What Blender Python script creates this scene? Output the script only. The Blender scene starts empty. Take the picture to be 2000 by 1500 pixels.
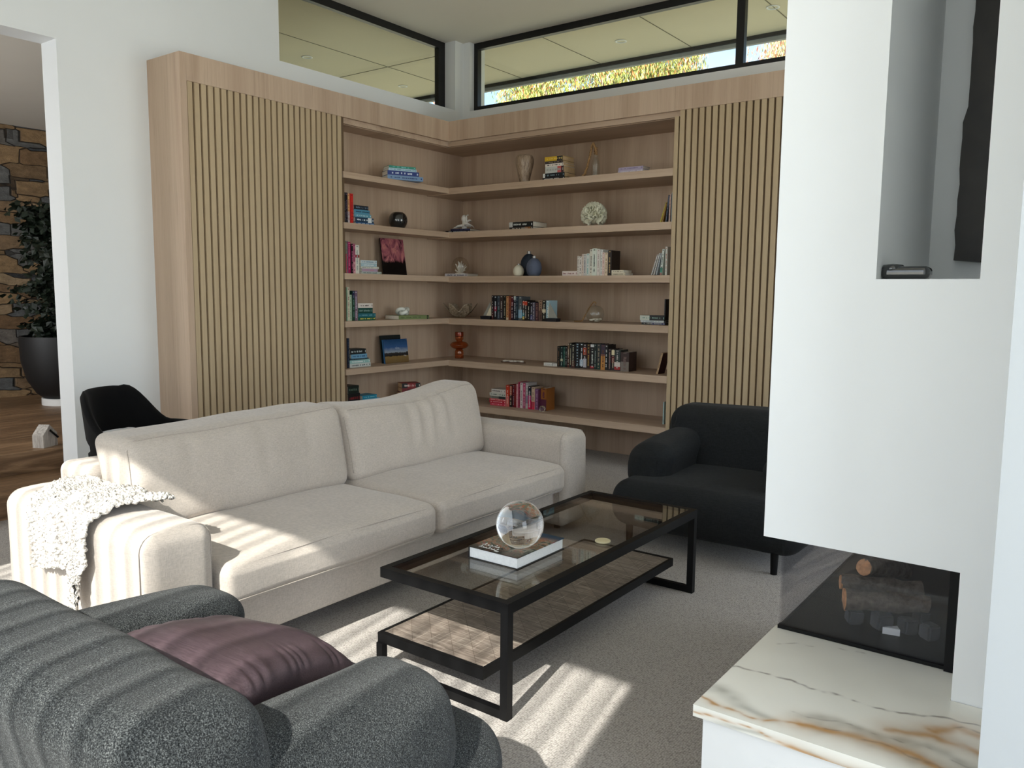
import bpy, bmesh, math, random
from mathutils import Vector, Matrix, noise
PI = math.pi
S = bpy.context.scene
COL = S.collection
random.seed(7)

# ------------------------------------------------------------------ camera
CAM = Vector((5.5883, -6.6409, 1.5041))
cd = bpy.data.cameras.new('camera'); cam = bpy.data.objects.new('camera', cd); COL.objects.link(cam)
cam.location = CAM
cam.rotation_euler = (1.457759, -0.008975, 0.639178)
FPX = 1583.28
cd.sensor_fit = 'HORIZONTAL'; cd.sensor_width = 36.0; cd.lens = 36.0 * FPX / 2000.0
cd.clip_start = 0.05; cd.clip_end = 400
S.camera = cam
CROT = cam.rotation_euler.to_matrix()

# ------------------------------------------------------------------ world, sun, colour management
W = bpy.data.worlds.new('sky'); S.world = W; W.use_nodes = True
wn = W.node_tree.nodes; wl = W.node_tree.links; wn.clear()
sky = wn.new('ShaderNodeTexSky'); sky.sky_type = 'NISHITA'; sky.sun_disc = False
sky.sun_elevation = math.radians(40); sky.sun_rotation = math.radians(169); sky.altitude = 50; sky.ozone_density = 1.2
tc = wn.new('ShaderNodeTexCoord'); nz = wn.new('ShaderNodeTexNoise'); nz.inputs['Scale'].default_value = 3.2; nz.inputs['Detail'].default_value = 7
mp = wn.new('ShaderNodeMapping'); mp.inputs['Scale'].default_value = (1, 1, 2.4); mp.inputs['Location'].default_value = (0.35, 0.1, 0)
cr = wn.new('ShaderNodeValToRGB'); cr.color_ramp.elements[0].position = 0.48; cr.color_ramp.elements[1].position = 0.72
mx = wn.new('ShaderNodeMix'); mx.data_type = 'RGBA'; mx.inputs['B'].default_value = (3.4, 3.6, 3.8, 1)
bg = wn.new('ShaderNodeBackground'); wo = wn.new('ShaderNodeOutputWorld')
wl.new(tc.outputs['Generated'], mp.inputs['Vector']); wl.new(mp.outputs['Vector'], nz.inputs['Vector'])
wl.new(nz.outputs['Fac'], cr.inputs['Fac']); wl.new(cr.outputs['Color'], mx.inputs['Factor'])
tn = wn.new('ShaderNodeMix'); tn.data_type = 'RGBA'; tn.blend_type = 'MULTIPLY'; tn.inputs['Factor'].default_value = 1.0; tn.inputs['B'].default_value = (0.86, 0.95, 1.0, 1)
wl.new(sky.outputs['Color'], tn.inputs['A']); wl.new(tn.outputs['Result'], mx.inputs['A']); wl.new(mx.outputs['Result'], bg.inputs['Color'])
bg.inputs['Strength'].default_value = 0.24
wl.new(bg.outputs['Background'], wo.inputs['Surface'])

SUN_AZ, SUN_EL = math.radians(101.0), math.radians(40.0)          # direction the light travels in plan, height of the sun
sd = bpy.data.lights.new('sun', 'SUN'); sd.energy = 10.0; sd.angle = math.radians(0.53); sd.color = (1.0, 0.965, 0.91)
sun = bpy.data.objects.new('sun', sd); COL.objects.link(sun)
trav = Vector((math.cos(SUN_AZ) * math.cos(SUN_EL), math.sin(SUN_AZ) * math.cos(SUN_EL), -math.sin(SUN_EL)))
sun.rotation_euler = trav.to_track_quat('-Z', 'Y').to_euler(); sun.location = (5, -14, 9)

def area(name, loc, direction, sx, sy, power, color):
    d = bpy.data.lights.new(name, 'AREA'); d.shape = 'RECTANGLE'; d.size = sx; d.size_y = sy; d.energy = power; d.color = color
    o = bpy.data.objects.new(name, d); COL.objects.link(o); o.location = loc
    o.rotation_euler = Vector(direction).to_track_quat('-Z', 'Y').to_euler()
    return o
# daylight coming in through the glazed wall behind the camera, then three added fill lamps
area('daylight_window_back', (3.3, -7.9, 1.8), (0, 1, -0.05), 3.9, 3.0, 34, (0.90, 0.95, 1.0))
area('fill_light_side', (7.9, -6.5, 1.7), (-1, 0, -0.03), 2.6, 3.0, 80, (0.90, 0.95, 1.0))  # added fill lamp, set at a made-up side window
area('fill_light_far', (7.9, -1.5, 1.8), (-1, -.12, -0.05), 2.4, 3.0, 50, (0.90, 0.95, 1.0))  # added to brighten the bookcase and left wall, no known window there
area('fill_light_hall', (-2.3, -7.3, 1.8), (-.15, 1, -0.1), 2.2, 2.4, 80, (0.94, 0.97, 1.0))  # added to lift the dark hall, the wall behind it is solid

S.view_settings.view_transform = 'Standard'; S.view_settings.look = 'None'
S.view_settings.gamma = 1.0; S.view_settings.use_curve_mapping = False
S.view_settings.exposure = 0.56
S.cycles.max_bounces = 10; S.cycles.diffuse_bounces = 5; S.cycles.transparent_max_bounces = 12; S.cycles.caustics_reflective = False
S.cycles.sample_clamp_indirect = 6.0

# ------------------------------------------------------------------ helpers
def ray(px, py):
    return CROT @ Vector(((px - 1000) / FPX, -(py - 750) / FPX, -1.0))
def at(px, py, x=None, y=None, z=None):
    """the point of the plane x=, y= or z= that shows at a place of the picture"""
    d = ray(px, py)
    t = (x - CAM.x) / d.x if x is not None else (y - CAM.y) / d.y if y is not None else (z - CAM.z) / d.z
    return CAM + d * t

def link(name, bm, mats, parent=None, smooth=False, auto=None):
    me = bpy.data.meshes.new(name); bmesh.ops.recalc_face_normals(bm, faces=bm.faces); bm.to_mesh(me); bm.free()
    if not isinstance(mats, (list, tuple)): mats = [mats]
    for m in mats: me.materials.append(m)
    if smooth: me.polygons.foreach_set('use_smooth', [True] * len(me.polygons))
    if auto is not None: me.set_sharp_from_angle(angle=math.radians(auto))
    o = bpy.data.objects.new(name, me); COL.objects.link(o)
    if parent is not None: o.parent = parent
    return o
def tag(o, label=None, cat=None, group=None, kind=None):
    if label: o['label'] = label
    if cat: o['category'] = cat
    if group: o['group'] = group
    if kind: o['kind'] = kind
    return o
def thing(name, label, cat, loc=(0, 0, 0), rz=0, group=None):
    o = bpy.data.objects.new(name, None); COL.objects.link(o); o.location = loc; o.rotation_euler = (0, 0, rz); o.empty_display_size = 0.1
    return tag(o, label, cat, group)
def struct(name, bm, m, parent=None, **k):
    o = link(name, bm, m, parent, **k)
    if parent is None: o['kind'] = 'structure'
    return o
def box(bm, x0, x1, y0, y1, z0, z1, mi=0, bev=0.0, M=None):
    vs = [bm.verts.new((x, y, z)) for x in (x0, x1) for y in (y0, y1) for z in (z0, z1)]
    F = []
    for q in ((0, 1, 3, 2), (4, 6, 7, 5), (0, 4, 5, 1), (2, 3, 7, 6), (0, 2, 6, 4), (1, 5, 7, 3)):
        f = bm.faces.new([vs[i] for i in q]); f.material_index = mi; F.append(f)
    if bev:
        es = list({e for f in F for e in f.edges})
        r = bmesh.ops.bevel(bm, geom=es, offset=bev, segments=2, affect='EDGES', profile=0.6)
        vs = list({v for f in r['faces'] for v in f.verts} | {v for v in vs if v.is_valid})
        for f in r['faces']: f.material_index = mi
    if M is not None:
        for v in vs: v.co = M @ v.co
    return vs
def nb(): return bmesh.new()
def bx(*a, **k):
    bm = nb(); box(bm, *a, **k); return bm
def rbox(bm, c, h, r, n=(8, 8, 6), nr=4, fn=None, M=None, mi=0):
    """a box with round edges, its skin a fine grid that fn(p, q) may move; q runs -1..1 along each side"""
    cs = []
    for i in range(3):
        ri = min(r, h[i] * 0.999)
        core = h[i] - ri
        arc = [core + ri * math.tan(PI / 4 * k / nr) for k in range(1, nr + 1)]
        mid = [-core + 2 * core * k / n[i] for k in range(n[i] + 1)] if core > 1e-4 else [0.0]
        cs.append([-a for a in reversed(arc)] + mid + arc)
    cache = {}
    def vert(p):
        k = tuple(round(a, 6) for a in p)
        if k in cache: return cache[k]
        inn = [max(-(h[i] - min(r, h[i] * .999)), min(h[i] - min(r, h[i] * .999), p[i])) for i in range(3)]
        d = Vector([p[i] - inn[i] for i in range(3)])
        if d.length > 1e-9:
            # keep flat faces flat: project on the rounded shell
            d = d.normalized() * r if d.length > 1e-9 else d
        q = Vector([inn[i] + min(max(d[i], -min(r, h[i])), min(r, h[i])) for i in range(3)])
        u = Vector([q[i] / h[i] for i in range(3)])
        if fn: q = fn(q, u)
        q = q + Vector(c)
        if M is not None: q = M @ q
        cache[k] = bm.verts.new(q); return cache[k]
    for ax in range(3):
        a, b = (ax + 1) % 3, (ax + 2) % 3
        for s in (-1, 1):
            for i in range(len(cs[a]) - 1):
                for j in range(len(cs[b]) - 1):
                    ps = []
                    for (ii, jj) in ((i, j), (i + 1, j), (i + 1, j + 1), (i, j + 1)):
                        p = [0, 0, 0]; p[ax] = s * h[ax]; p[a] = cs[a][ii]; p[b] = cs[b][jj]; ps.append(vert(p))
                    if len(set(ps)) == 4:
                        try: f = bm.faces.new(ps if s > 0 else ps[::-1]); f.material_index = mi
                        except ValueError: pass
    return bm
def lathe(bm, prof, seg=32, c=(0, 0, 0), M=None, mi=0, cap=True):
    rings = []
    for (r, z) in prof:
        if r < 1e-5: rings.append([bm.verts.new((c[0], c[1], c[2] + z))])
        else: rings.append([bm.verts.new((c[0] + r * math.cos(2 * PI * k / seg), c[1] + r * math.sin(2 * PI * k / seg), c[2] + z)) for k in range(seg)])
    for A, B in zip(rings, rings[1:]):
        for k in range(seg):
            k2 = (k + 1) % seg
            if len(A) == 1 and len(B) == 1: continue
            vs = [A[0], B[k], B[k2]] if len(A) == 1 else [A[k], B[0], A[k2]] if len(B) == 1 else [A[k], B[k], B[k2], A[k2]]
            f = bm.faces.new(vs); f.material_index = mi
    if cap:
        for R_ in (rings[0], rings[-1]):
            if len(R_) > 1: f = bm.faces.new(R_); f.material_index = mi
    if M is not None:
        for R_ in rings:
            for v in R_: v.co = M @ v.co
def tube(bm, pts, r, seg=8, mi=0, cap=True):
    """a tube along pts; r a number or a list"""
    pts = [Vector(p) for p in pts]; rr = r if isinstance(r, (list, tuple)) else [r] * len(pts)
    rings = []; up = Vector((0, 0, 1))
    prev = None
    for i, p in enumerate(pts):
        t = (pts[min(i + 1, len(pts) - 1)] - pts[max(i - 1, 0)]).normalized()
        if prev is None:
            a = t.cross(up); a = a.normalized() if a.length > 1e-3 else Vector((1, 0, 0))
        else:
            a = (prev - t * prev.dot(t)); a = a.normalized() if a.length > 1e-4 else t.orthogonal().normalized()
        prev = a; b = t.cross(a)
        rings.append([bm.verts.new(p + (a * math.cos(2 * PI * k / seg) + b * math.sin(2 * PI * k / seg)) * rr[i]) for k in range(seg)])
    for A, B in zip(rings, rings[1:]):
        for k in range(seg):
            f = bm.faces.new([A[k], B[k], B[(k + 1) % seg], A[(k + 1) % seg]]); f.material_index = mi
    if cap:
        bm.faces.new(rings[0]).material_index = mi; bm.faces.new(rings[-1]).material_index = mi
def prism(bm, pts, z0, z1, mi=0, M=None):
    lo = [bm.verts.new((p[0], p[1], z0)) for p in pts]; hi = [bm.verts.new((p[0], p[1], z1)) for p in pts]
    n = len(pts)
    bm.faces.new(lo[::-1]).material_index = mi; bm.faces.new(hi).material_index = mi
    for k in range(n): bm.faces.new([lo[k], lo[(k + 1) % n], hi[(k + 1) % n], hi[k]]).material_index = mi
    if M is not None:
        for v in lo + hi: v.co = M @ v.co
def smooth(t): t = max(0, min(1, t)); return t * t * (3 - 2 * t)

# ------------------------------------------------------------------ materials
def rgb(h):
    """sRGB 0-255 triple -> linear"""
    return tuple(((c / 255) / 12.92 if c / 255 <= .04045 else ((c / 255 + .055) / 1.055) ** 2.4) for c in h) + (1.0,)
class NT:
    def __init__(s, name):
        s.m = bpy.data.materials.new(name); s.m.use_nodes = True; s.n = s.m.node_tree.nodes; s.l = s.m.node_tree.links
        s.b = s.n['Principled BSDF']; s.out = s.n['Material Output']
    def new(s, t, **k):
        o = s.n.new(t)
        for a, v in k.items(): setattr(o, a, v)
        return o
    def coords(s, scale=(1, 1, 1), rot=(0, 0, 0), src='Object', loc=(0, 0, 0)):
        t = s.new('ShaderNodeTexCoord'); m = s.new('ShaderNodeMapping'); m.inputs['Scale'].default_value = scale; m.inputs['Rotation'].default_value = rot
        m.inputs['Location'].default_value = loc
        s.l.new(t.outputs[src], m.inputs['Vector']); return m.outputs['Vector']
    def noise(s, vec, scale=5, detail=3, rough=.5, dist=0):
        n = s.new('ShaderNodeTexNoise'); n.inputs['Scale'].default_value = scale; n.inputs['Detail'].default_value = detail
        n.inputs['Roughness'].default_value = rough; n.inputs['Distortion'].default_value = dist; s.l.new(vec, n.inputs['Vector']); return n.outputs['Fac']
    def voronoi(s, vec, scale=5, feature='F1', out='Distance', rnd=1.0):
        n = s.new('ShaderNodeTexVoronoi', feature=feature); n.inputs['Scale'].default_value = scale; n.inputs['Randomness'].default_value = rnd
        s.l.new(vec, n.inputs['Vector']); return n.outputs[out]
    def ramp(s, fac, stops, interp='LINEAR'):
        r = s.new('ShaderNodeValToRGB'); r.color_ramp.interpolation = interp
        e = r.color_ramp.elements
        while len(e) < len(stops): e.new(0.5)
        for k, (p, c) in enumerate(stops): e[k].position = p; e[k].color = c if len(c) == 4 else tuple(c) + (1,)
        s.l.new(fac, r.inputs['Fac']); return r.outputs['Color']
    def mix(s, fac, a, b, mode='MIX'):
        m = s.new('ShaderNodeMix', data_type='RGBA', blend_type=mode)
        for k, v in (('Factor', fac), ('A', a), ('B', b)):
            if hasattr(v, 'is_linked') or hasattr(v, 'links'): s.l.new(v, m.inputs[k])
            else: m.inputs[k].default_value = v
        return m.outputs['Result']
    def math(s, op, a, b=0.0):
        m = s.new('ShaderNodeMath', operation=op)
        for k, v in ((0, a), (1, b)):
            if hasattr(v, 'links'): s.l.new(v, m.inputs[k])
            else: m.inputs[k].default_value = v
        return m.outputs[0]
    def color(s, c):
        if hasattr(c, 'links'): s.l.new(c, s.b.inputs['Base Color'])
        else: s.b.inputs['Base Color'].default_value = c
        return s
    def set(s, **k):
        for a, v in k.items(): s.b.inputs[a.replace('_', ' ')].default_value = v
        return s
    def bump(s, h, strength=.3, dist=.01, prev=None):
        b = s.new('ShaderNodeBump'); b.inputs['Strength'].default_value = strength; b.inputs['Distance'].default_value = dist
        s.l.new(h, b.inputs['Height'])
        if prev is not None: s.l.new(prev, b.inputs['Normal'])
        s.l.new(b.outputs['Normal'], s.b.inputs['Normal']); return b.outputs['Normal']
_plain = {}
def plain(name, c, rough=.6, metal=0.0, spec=.5, var=0.06, scale=14, coat=0):
    if name in _plain: return _plain[name]
    t = NT(name); v = t.coords(); n = t.noise(v, scale, 4)
    base = rgb(c); lo = tuple(x * (1 - var) for x in base[:3]) + (1,); hi = tuple(min(1, x * (1 + var)) for x in base[:3]) + (1,)
    t.color(t.ramp(n, [(.3, lo), (.7, hi)])).set(Roughness=rough, Metallic=metal, Specular_IOR_Level=spec)
    if coat: t.set(Coat_Weight=coat)
    _plain[name] = t.m; return t.m

def wood(name, axis, tones, fine=70, band=4, rough=.5, contrast=1):
    t = NT(name)
    sc = {'z': (1, 1, .03), 'x': (.03, 1, 1), 'y': (1, .03, 1)}[axis]
    v = t.coords(sc)
    f = t.noise(v, fine, 5, .65); w = t.noise(v, band, 3, .6, .6); g = t.noise(v, fine * 4, 3, .7)
    base = t.ramp(w, [(.28, rgb(tones[0])), (.45, rgb(tones[1])), (.58, rgb(tones[2])), (.75, rgb(tones[1]))])
    fcol = t.ramp(f, [(.3, (.72, .70, .68, 1)), (.5, (1, 1, 1, 1)), (.7, (.88, .86, .84, 1))])
    c = t.mix(.55 * contrast, base, fcol, 'MULTIPLY')
    t.color(c).set(Roughness=rough, Specular_IOR_Level=.3)
    t.bump(g, .08, .002); return t.m
M = {}
OAK = ((170, 146, 124), (184, 160, 138), (196, 173, 151))
M['oak_z'] = wood('oak_vertical', 'z', OAK)
M['oak_x'] = wood('oak_along_x', 'x', OAK); M['oak_y'] = wood('oak_along_y', 'y', OAK)
M['slat'] = wood('oak_slats', 'z', ((170, 149, 118), (181, 160, 129), (188, 168, 137)), rough=.6, contrast=.6)
M['slat_back'] = wood('oak_slat_backing', 'z', ((96, 76, 54), (104, 84, 62), (110, 88, 66)))
M['wall'] = plain('white_paint', (226, 229, 230), .75, var=.01, scale=3)
M['chimney'] = plain('chimney_paint', (238, 240, 240), .7, var=.01, scale=3)
M['ceil'] = plain('ceiling_paint', (224, 220, 210), .85, var=.01, scale=3)
M['black'] = plain('black_powder_coat', (12, 12, 13), .5, spec=.2, var=.1)
M['frame'] = plain('black_window_aluminium', (13, 13, 14), .4, spec=.4, var=.1)
M['soffit'] = plain('eave_lining', (226, 214, 184), .8, var=.02, scale=2)
M['joint'] = plain('eave_joint', (120, 112, 88), .8)
M['fascia'] = plain('eave_fascia', (150, 152, 150), .6)
M['white'] = plain('white_gloss', (236, 236, 234), .35, var=.01)
M['paper'] = plain('page_block', (232, 226, 212), .8, var=.05, scale=90)
M['paper_tan'] = plain('page_block_aged', (196, 168, 128), .85, var=.08, scale=90)

t = NT('carpet_loop'); v = t.coords((1, 1, 1), (0, 0, .0))
c1 = t.voronoi(v, 125, rnd=.5); c2 = t.noise(v, 9, 3); c3 = t.noise(v, 220, 2)
base = t.ramp(c1, [(.0, rgb((188, 182, 177))), (.45, rgb((172, 166, 160))), (.85, rgb((120, 114, 109)))])
base = t.mix(.35, base, t.ramp(c3, [(.35, (.6, .6, .6, 1)), (.65, (1.15, 1.13, 1.1, 1))]), 'MULTIPLY')
t.color(t.mix(.25, base, t.ramp(c2, [(.35, (.85, .85, .85, 1)), (.65, (1, 1, 1, 1))]), 'MULTIPLY')).set(Roughness=.95, Specular_IOR_Level=.1, Sheen_Weight=.15)
t.bump(t.math('SUBTRACT', 1.0, c1), .5, .004); M['carpet'] = t.m

def fabric(name, tone, var=.12, weave=420, rough=.9, sheen=.3, bump=.25, blot=0.12):
    t = NT(name); v = t.coords(); b = rgb(tone)
    n1 = t.noise(t.coords((1, 1, .15)), weave, 2); n2 = t.noise(v, 5, 4, .6); n3 = t.noise(t.coords((.15, .15, 1)), weave, 2)
    lo = tuple(x * (1 - var) for x in b[:3]) + (1,); hi = tuple(min(1, x * (1 + var)) for x in b[:3]) + (1,)
    w = t.math('MULTIPLY', t.math('ADD', n1, n3), .5)
    c = t.ramp(w, [(.38, lo), (.62, hi)])
    c = t.mix(blot * 3, c, t.ramp(n2, [(.35, (.8, .8, .8, 1)), (.65, (1, 1, 1, 1))]), 'MULTIPLY')
    t.color(c).set(Roughness=rough, Specular_IOR_Level=.15, Sheen_Weight=sheen, Sheen_Roughness=.5)
    t.bump(w, bump, .003); return t.m
M['sofa'] = fabric('beige_chenille', (184, 174, 164))
M['sofa_seam'] = fabric('beige_piping', (174, 164, 154))
t = NT('charcoal_boucle'); v = t.coords()
n1 = t.noise(v, 360, 2, .6, .3); n2 = t.noise(v, 800, 2); n3 = t.voronoi(v, 210)
c = t.ramp(n1, [(.34, rgb((16, 18, 19))), (.47, rgb((40, 42, 43))), (.58, rgb((66, 69, 69))), (.72, rgb((104, 107, 106)))])
t.color(c).set(Roughness=.95, Specular_IOR_Level=.08, Sheen_Weight=.08)
t.bump(t.math('ADD', n1, t.math('MULTIPLY', n2, .3)), .8, .0035); M['boucle'] = t.m
M['charcoal'] = fabric('charcoal_weave', (35, 37, 38), .22, 260, sheen=.04, bump=.5)
M['velvet'] = fabric('black_velvet', (10, 10, 11), .2, 300, sheen=.05)
t = NT('mauve_satin'); v = t.coords((.05, 1, 1), (0, 0, .3)); n = t.noise(v, 300, 3)
t.color(t.ramp(n, [(.35, rgb((62, 49, 54))), (.65, rgb((76, 62, 67)))])).set(Roughness=.45, Specular_IOR_Level=.4, Anisotropic=.5)
t.bump(n, .12, .002); M['satin'] = t.m
t = NT('cream_bobble_wool'); v = t.coords(); n = t.voronoi(v, 85); n2 = t.noise(v, 160, 3)
t.color(t.ramp(n, [(0, rgb((246, 243, 236))), (.5, rgb((232, 227, 218))), (.9, rgb((168, 158, 150)))])).set(Roughness=.95, Specular_IOR_Level=.1, Sheen_Weight=.3)
t.bump(t.math('SUBTRACT', n2, n), 1.0, .012); M['throw'] = t.m

# glass kinds: clear sheet glass passes light straight through
def sheet(name, tint, ior=1.45, extra=0.0):
    t = NT(name); t.n.remove(t.b)
    tr = t.new('ShaderNodeBsdfTransparent'); tr.inputs['Color'].default_value = tint
    gl = t.new('ShaderNodeBsdfGlossy'); gl.inputs['Roughness'].default_value = .0
    fr = t.new('ShaderNodeLayerWeight'); fr.inputs['Blend'].default_value = .5
    ms = t.new('ShaderNodeMixShader'); f0 = ((ior - 1) / (ior + 1)) ** 2
    f = t.math('ADD', t.math('MULTIPLY', t.math('POWER', fr.outputs['Facing'], 5.0), 1 - f0), f0 + extra)
    t.l.new(f, ms.inputs['Fac']); t.l.new(tr.outputs[0], ms.inputs[1]); t.l.new(gl.outputs[0], ms.inputs[2]); t.l.new(ms.outputs[0], t.out.inputs['Surface'])
    return t.m
M['glass_window'] = sheet('window_glass', (.97, .98, .97, 1))
M['glass_table'] = sheet('table_glass', (.955, .96, .94, 1), 1.5, .02)
M['glass_fire'] = sheet('fireplace_glass', (.96, .96, .97, 1), 1.4)
M['glass_thin'] = sheet('thin_clear_glass', (.93, .95, .94, 1), 1.6)
def glass(name, c, rough=0.0, ior=1.5):
    t = NT(name); t.color(c).set(Roughness=rough, Transmission_Weight=1.0, IOR=ior); return t.m
M['crystal'] = glass('crystal', (1, 1, 1, 1), 0, 1.5)
M['amber'] = glass('amber_glass', rgb((246, 184, 140)), .02)
M['knot_glass'] = glass('milky_glass', rgb((236, 240, 236)), .12)
M['smoke'] = plain('smoked_black_glass', (22, 26, 28), .08, spec=.8, coat=.6)

# coffee table oak parquet, marble, stone, timber floor
t = NT('grey_parquet'); v = t.coords((1, 1, 1), (0, 0, PI / 4)); br = t.new('ShaderNodeTexBrick'); t.l.new(v, br.inputs['Vector'])
br.inputs['Scale'].default_value = 1.0; br.inputs['Brick Width'].default_value = .30; br.inputs['Row Height'].default_value = .075; br.inputs['Mortar Size'].default_value = .0012
br.inputs['Color1'].default_value = (1, 1, 1, 1); br.inputs['Color2'].default_value = (.78, .78, .78, 1); br.inputs['Mortar'].default_value = (.5, .46, .44, 1)
g = t.noise(t.coords((.08, 1, 1), (0, 0, PI / 4)), 60, 5, .7, 1.5); s1 = t.noise(t.coords((1, .03, 1), (0, 0, .15)), 170, 3, .6); s2 = t.noise(t.coords((.03, 1, 1), (0, 0, .5)), 170, 3, .6)
c = t.ramp(g, [(.3, rgb((78, 68, 60))), (.5, rgb((124, 112, 102))), (.7, rgb((160, 150, 138)))])
c = t.mix(1.0, c, br.outputs['Color'], 'MULTIPLY')
c = t.mix(t.ramp(s1, [(.6, (0, 0, 0, 1)), (.68, (.5, .5, .5, 1))]), c, rgb((196, 184, 170)))
c = t.mix(t.ramp(s2, [(.6, (0, 0, 0, 1)), (.68, (.45, .45, .45, 1))]), c, rgb((90, 74, 64)))
t.color(c).set(Roughness=.55); t.bump(g, .2, .003); M['parquet'] = t.m

t = NT('calacatta_marble'); a = t.new('ShaderNodeVertexColor', layer_name='veins')
t.color(a.outputs['Color']).set(Roughness=.3, Specular_IOR_Level=.4); M['marble'] = t.m
def polyd(p, L, wob, sc):
    q = Vector((p.x, p.y, 0)); q = q + noise.noise_vector(Vector((p.x * sc, p.y * sc, 0))) * wob + noise.noise_vector(Vector((p.x * sc * 3, p.y * sc * 3, 5))) * wob * .35
    best = 9; tt = 0
    for k in range(len(L) - 1):
        a, b = Vector(L[k] + (0,)), Vector(L[k + 1] + (0,)); d = b - a; f = max(0, min(1, (q - a).dot(d) / d.dot(d))); r = (q - a - d * f).length
        if r < best: best = r; tt = (k + f) / (len(L) - 1)
    return best, tt
VA = [(4.754, -4.431), (4.864, -4.415), (5.036, -4.428), (5.192, -4.428), (5.303, -4.378), (5.43, -4.36)]
VB = [(4.74, -4.575), (4.80, -4.590), (4.88, -4.635), (4.95, -4.66)]
VC = [(4.99, -4.588), (5.09, -4.568), (5.20, -4.572), (5.29, -4.555), (5.43, -4.60)]
VD = [(5.294, -4.458), (5.343, -4.405), (5.43, -4.415)]
VE = [(4.815, -4.185), (4.86, -4.160), (4.95, -4.130), (5.05, -4.094)]
VG = [(4.76, -4.66), (4.86, -4.668), (4.94, -4.676), (5.03, -4.63)]
VK = [(5.20, -4.52), (5.30, -4.49), (5.43, -4.52)]
VH = [(5.03, -4.63), (5.12, -4.615), (5.24, -4.61), (5.43, -4.66)]
def marble_col(p):
    base = Vector(rgb((242, 240, 230))[:3]); grey = Vector(rgb((150, 148, 136))[:3]); gold = Vector(rgb((188, 142, 88))[:3]); dark = Vector(rgb((112, 100, 90))[:3])
    n = .5 + .5 * noise.noise(Vector((p.x * 30, p.y * 30, 2))); n2 = .5 + .5 * noise.noise(Vector((p.x * 9, p.y * 9, 7)))
    base = base.lerp(grey, .10 * n2)
    for L, w, c, am in ((VB, .020, grey, .7), (VC, .024, grey, .85), (VH, .036, grey, .75), (VK, .03, grey, .5)):
        d, t_ = polyd(p, L, .020, 9); k = math.exp(-(d / w) ** 2) * am * (.35 + .75 * n) * min(1, 6 * t_ + .25); base = base.lerp(c, min(1, k))
    for L, w, am in ((VG, .005, .9), (VH, .016, .8), (VD, .018, .75), (VK, .012, .7)):
        d, t_ = polyd(p, L, .016, 14); k = math.exp(-(d / w) ** 2) * am * (.35 + .8 * n2) + math.exp(-(d / (w * 3.5)) ** 2) * .25; base = base.lerp(gold, min(1, k))
    for L, w, am in ((VA, .0046, .9), (VE, .0036, .45), (VD, .004, .6), (VC, .0036, .5), (VH, .0038, .5)):
        d, t_ = polyd(p, L, .015, 16); k = math.exp(-(d / w) ** 2) * am * (.72 + .4 * n); base = base.lerp(dark, min(1, k))
    return (base.x, base.y, base.z, 1)
def slab(bm):
    """the veined skin of the hearth slab: a fine grid on its top and front edge, veins held per vertex"""
    lay = bm.loops.layers.float_color.new('veins')
    for f in bm.faces:
        for l in f.loops: l[lay] = rgb_s((242, 240, 230))
    h = .003
    def grid(nx, ny, pos):
        g = [[None] * (ny + 1) for _ in range(nx + 1)]; cc = {}
        for i in range(nx + 1):
            for j in range(ny + 1):
                p, q = pos(i, j); g[i][j] = bm.verts.new(p); cc[g[i][j]] = marble_col(q)
        for i in range(nx):
            for j in range(ny):
                c = (g[i][j].co + g[i + 1][j + 1].co) / 2
                if c.x > 5.305 and c.y > -4.262: continue
                f = bm.faces.new([g[i][j], g[i + 1][j], g[i + 1][j + 1], g[i][j + 1]])
                for l in f.loops: l[lay] = cc[l.vert]
    grid(220, 218, lambda i, j: (Vector((4.763 + h * i, -4.707 + h * j, .42)), Vector((4.763 + h * i, -4.707 + h * j, 0))))
    grid(220, 8, lambda i, j: (Vector((4.763 + h * i, -4.707, .388 + .004 * j)), Vector((4.763 + h * i, -4.62 - .004 * j * 3, 0))))
def rgb_s(h): return rgb(h)
t = NT('stacked_ledgestone'); sx = t.new('ShaderNodeSeparateXYZ'); cx = t.new('ShaderNodeCombineXYZ'); t.l.new(t.coords(), sx.inputs[0]); t.l.new(sx.outputs['Y'], cx.inputs['X']); t.l.new(sx.outputs['Z'], cx.inputs['Y']); v = cx.outputs[0]
mpn = t.new('ShaderNodeMapping'); mpn.inputs['Scale'].default_value = (2.7, 7.0, 1); nzz = t.new('ShaderNodeTexNoise'); nzz.inputs['Scale'].default_value = 2.2; t.l.new(v, nzz.inputs['Vector'])
vd = t.mix(.10, v, nzz.outputs['Color'], 'ADD'); t.l.new(vd, mpn.inputs['Vector'])
def vor(feature, out):
    q = t.new('ShaderNodeTexVoronoi', feature=feature, distance='CHEBYCHEV') if feature == 'F1' else t.new('ShaderNodeTexVoronoi', feature=feature)
    q.inputs['Scale'].default_value = 1.0; q.inputs['Randomness'].default_value = .85; t.l.new(mpn.outputs[0], q.inputs['Vector']); return q.outputs[out]
sc = t.new('ShaderNodeSeparateColor'); t.l.new(vor('F1', 'Color'), sc.inputs[0])
tone = t.ramp(sc.outputs[0], [(0, rgb((84, 90, 96))), (.22, rgb((110, 112, 112))), (.3, rgb((126, 104, 78))), (.55, rgb((158, 132, 98))), (.8, rgb((118, 92, 66))), (1, rgb((176, 156, 126)))])
n = t.noise(t.coords((1, 1, 2)), 9, 6, .7)
c = t.mix(.8, tone, t.ramp(n, [(.3, (.55, .5, .45, 1)), (.55, (1.1, 1.05, 1, 1)), (.75, (1.7, 1.6, 1.5, 1))]), 'MULTIPLY')
dd = t.new('ShaderNodeTexVoronoi', distance='CHEBYCHEV'); dd.inputs['Scale'].default_value = 1.0; dd.inputs['Randomness'].default_value = .85; t.l.new(mpn.outputs[0], dd.inputs['Vector'])
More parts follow.
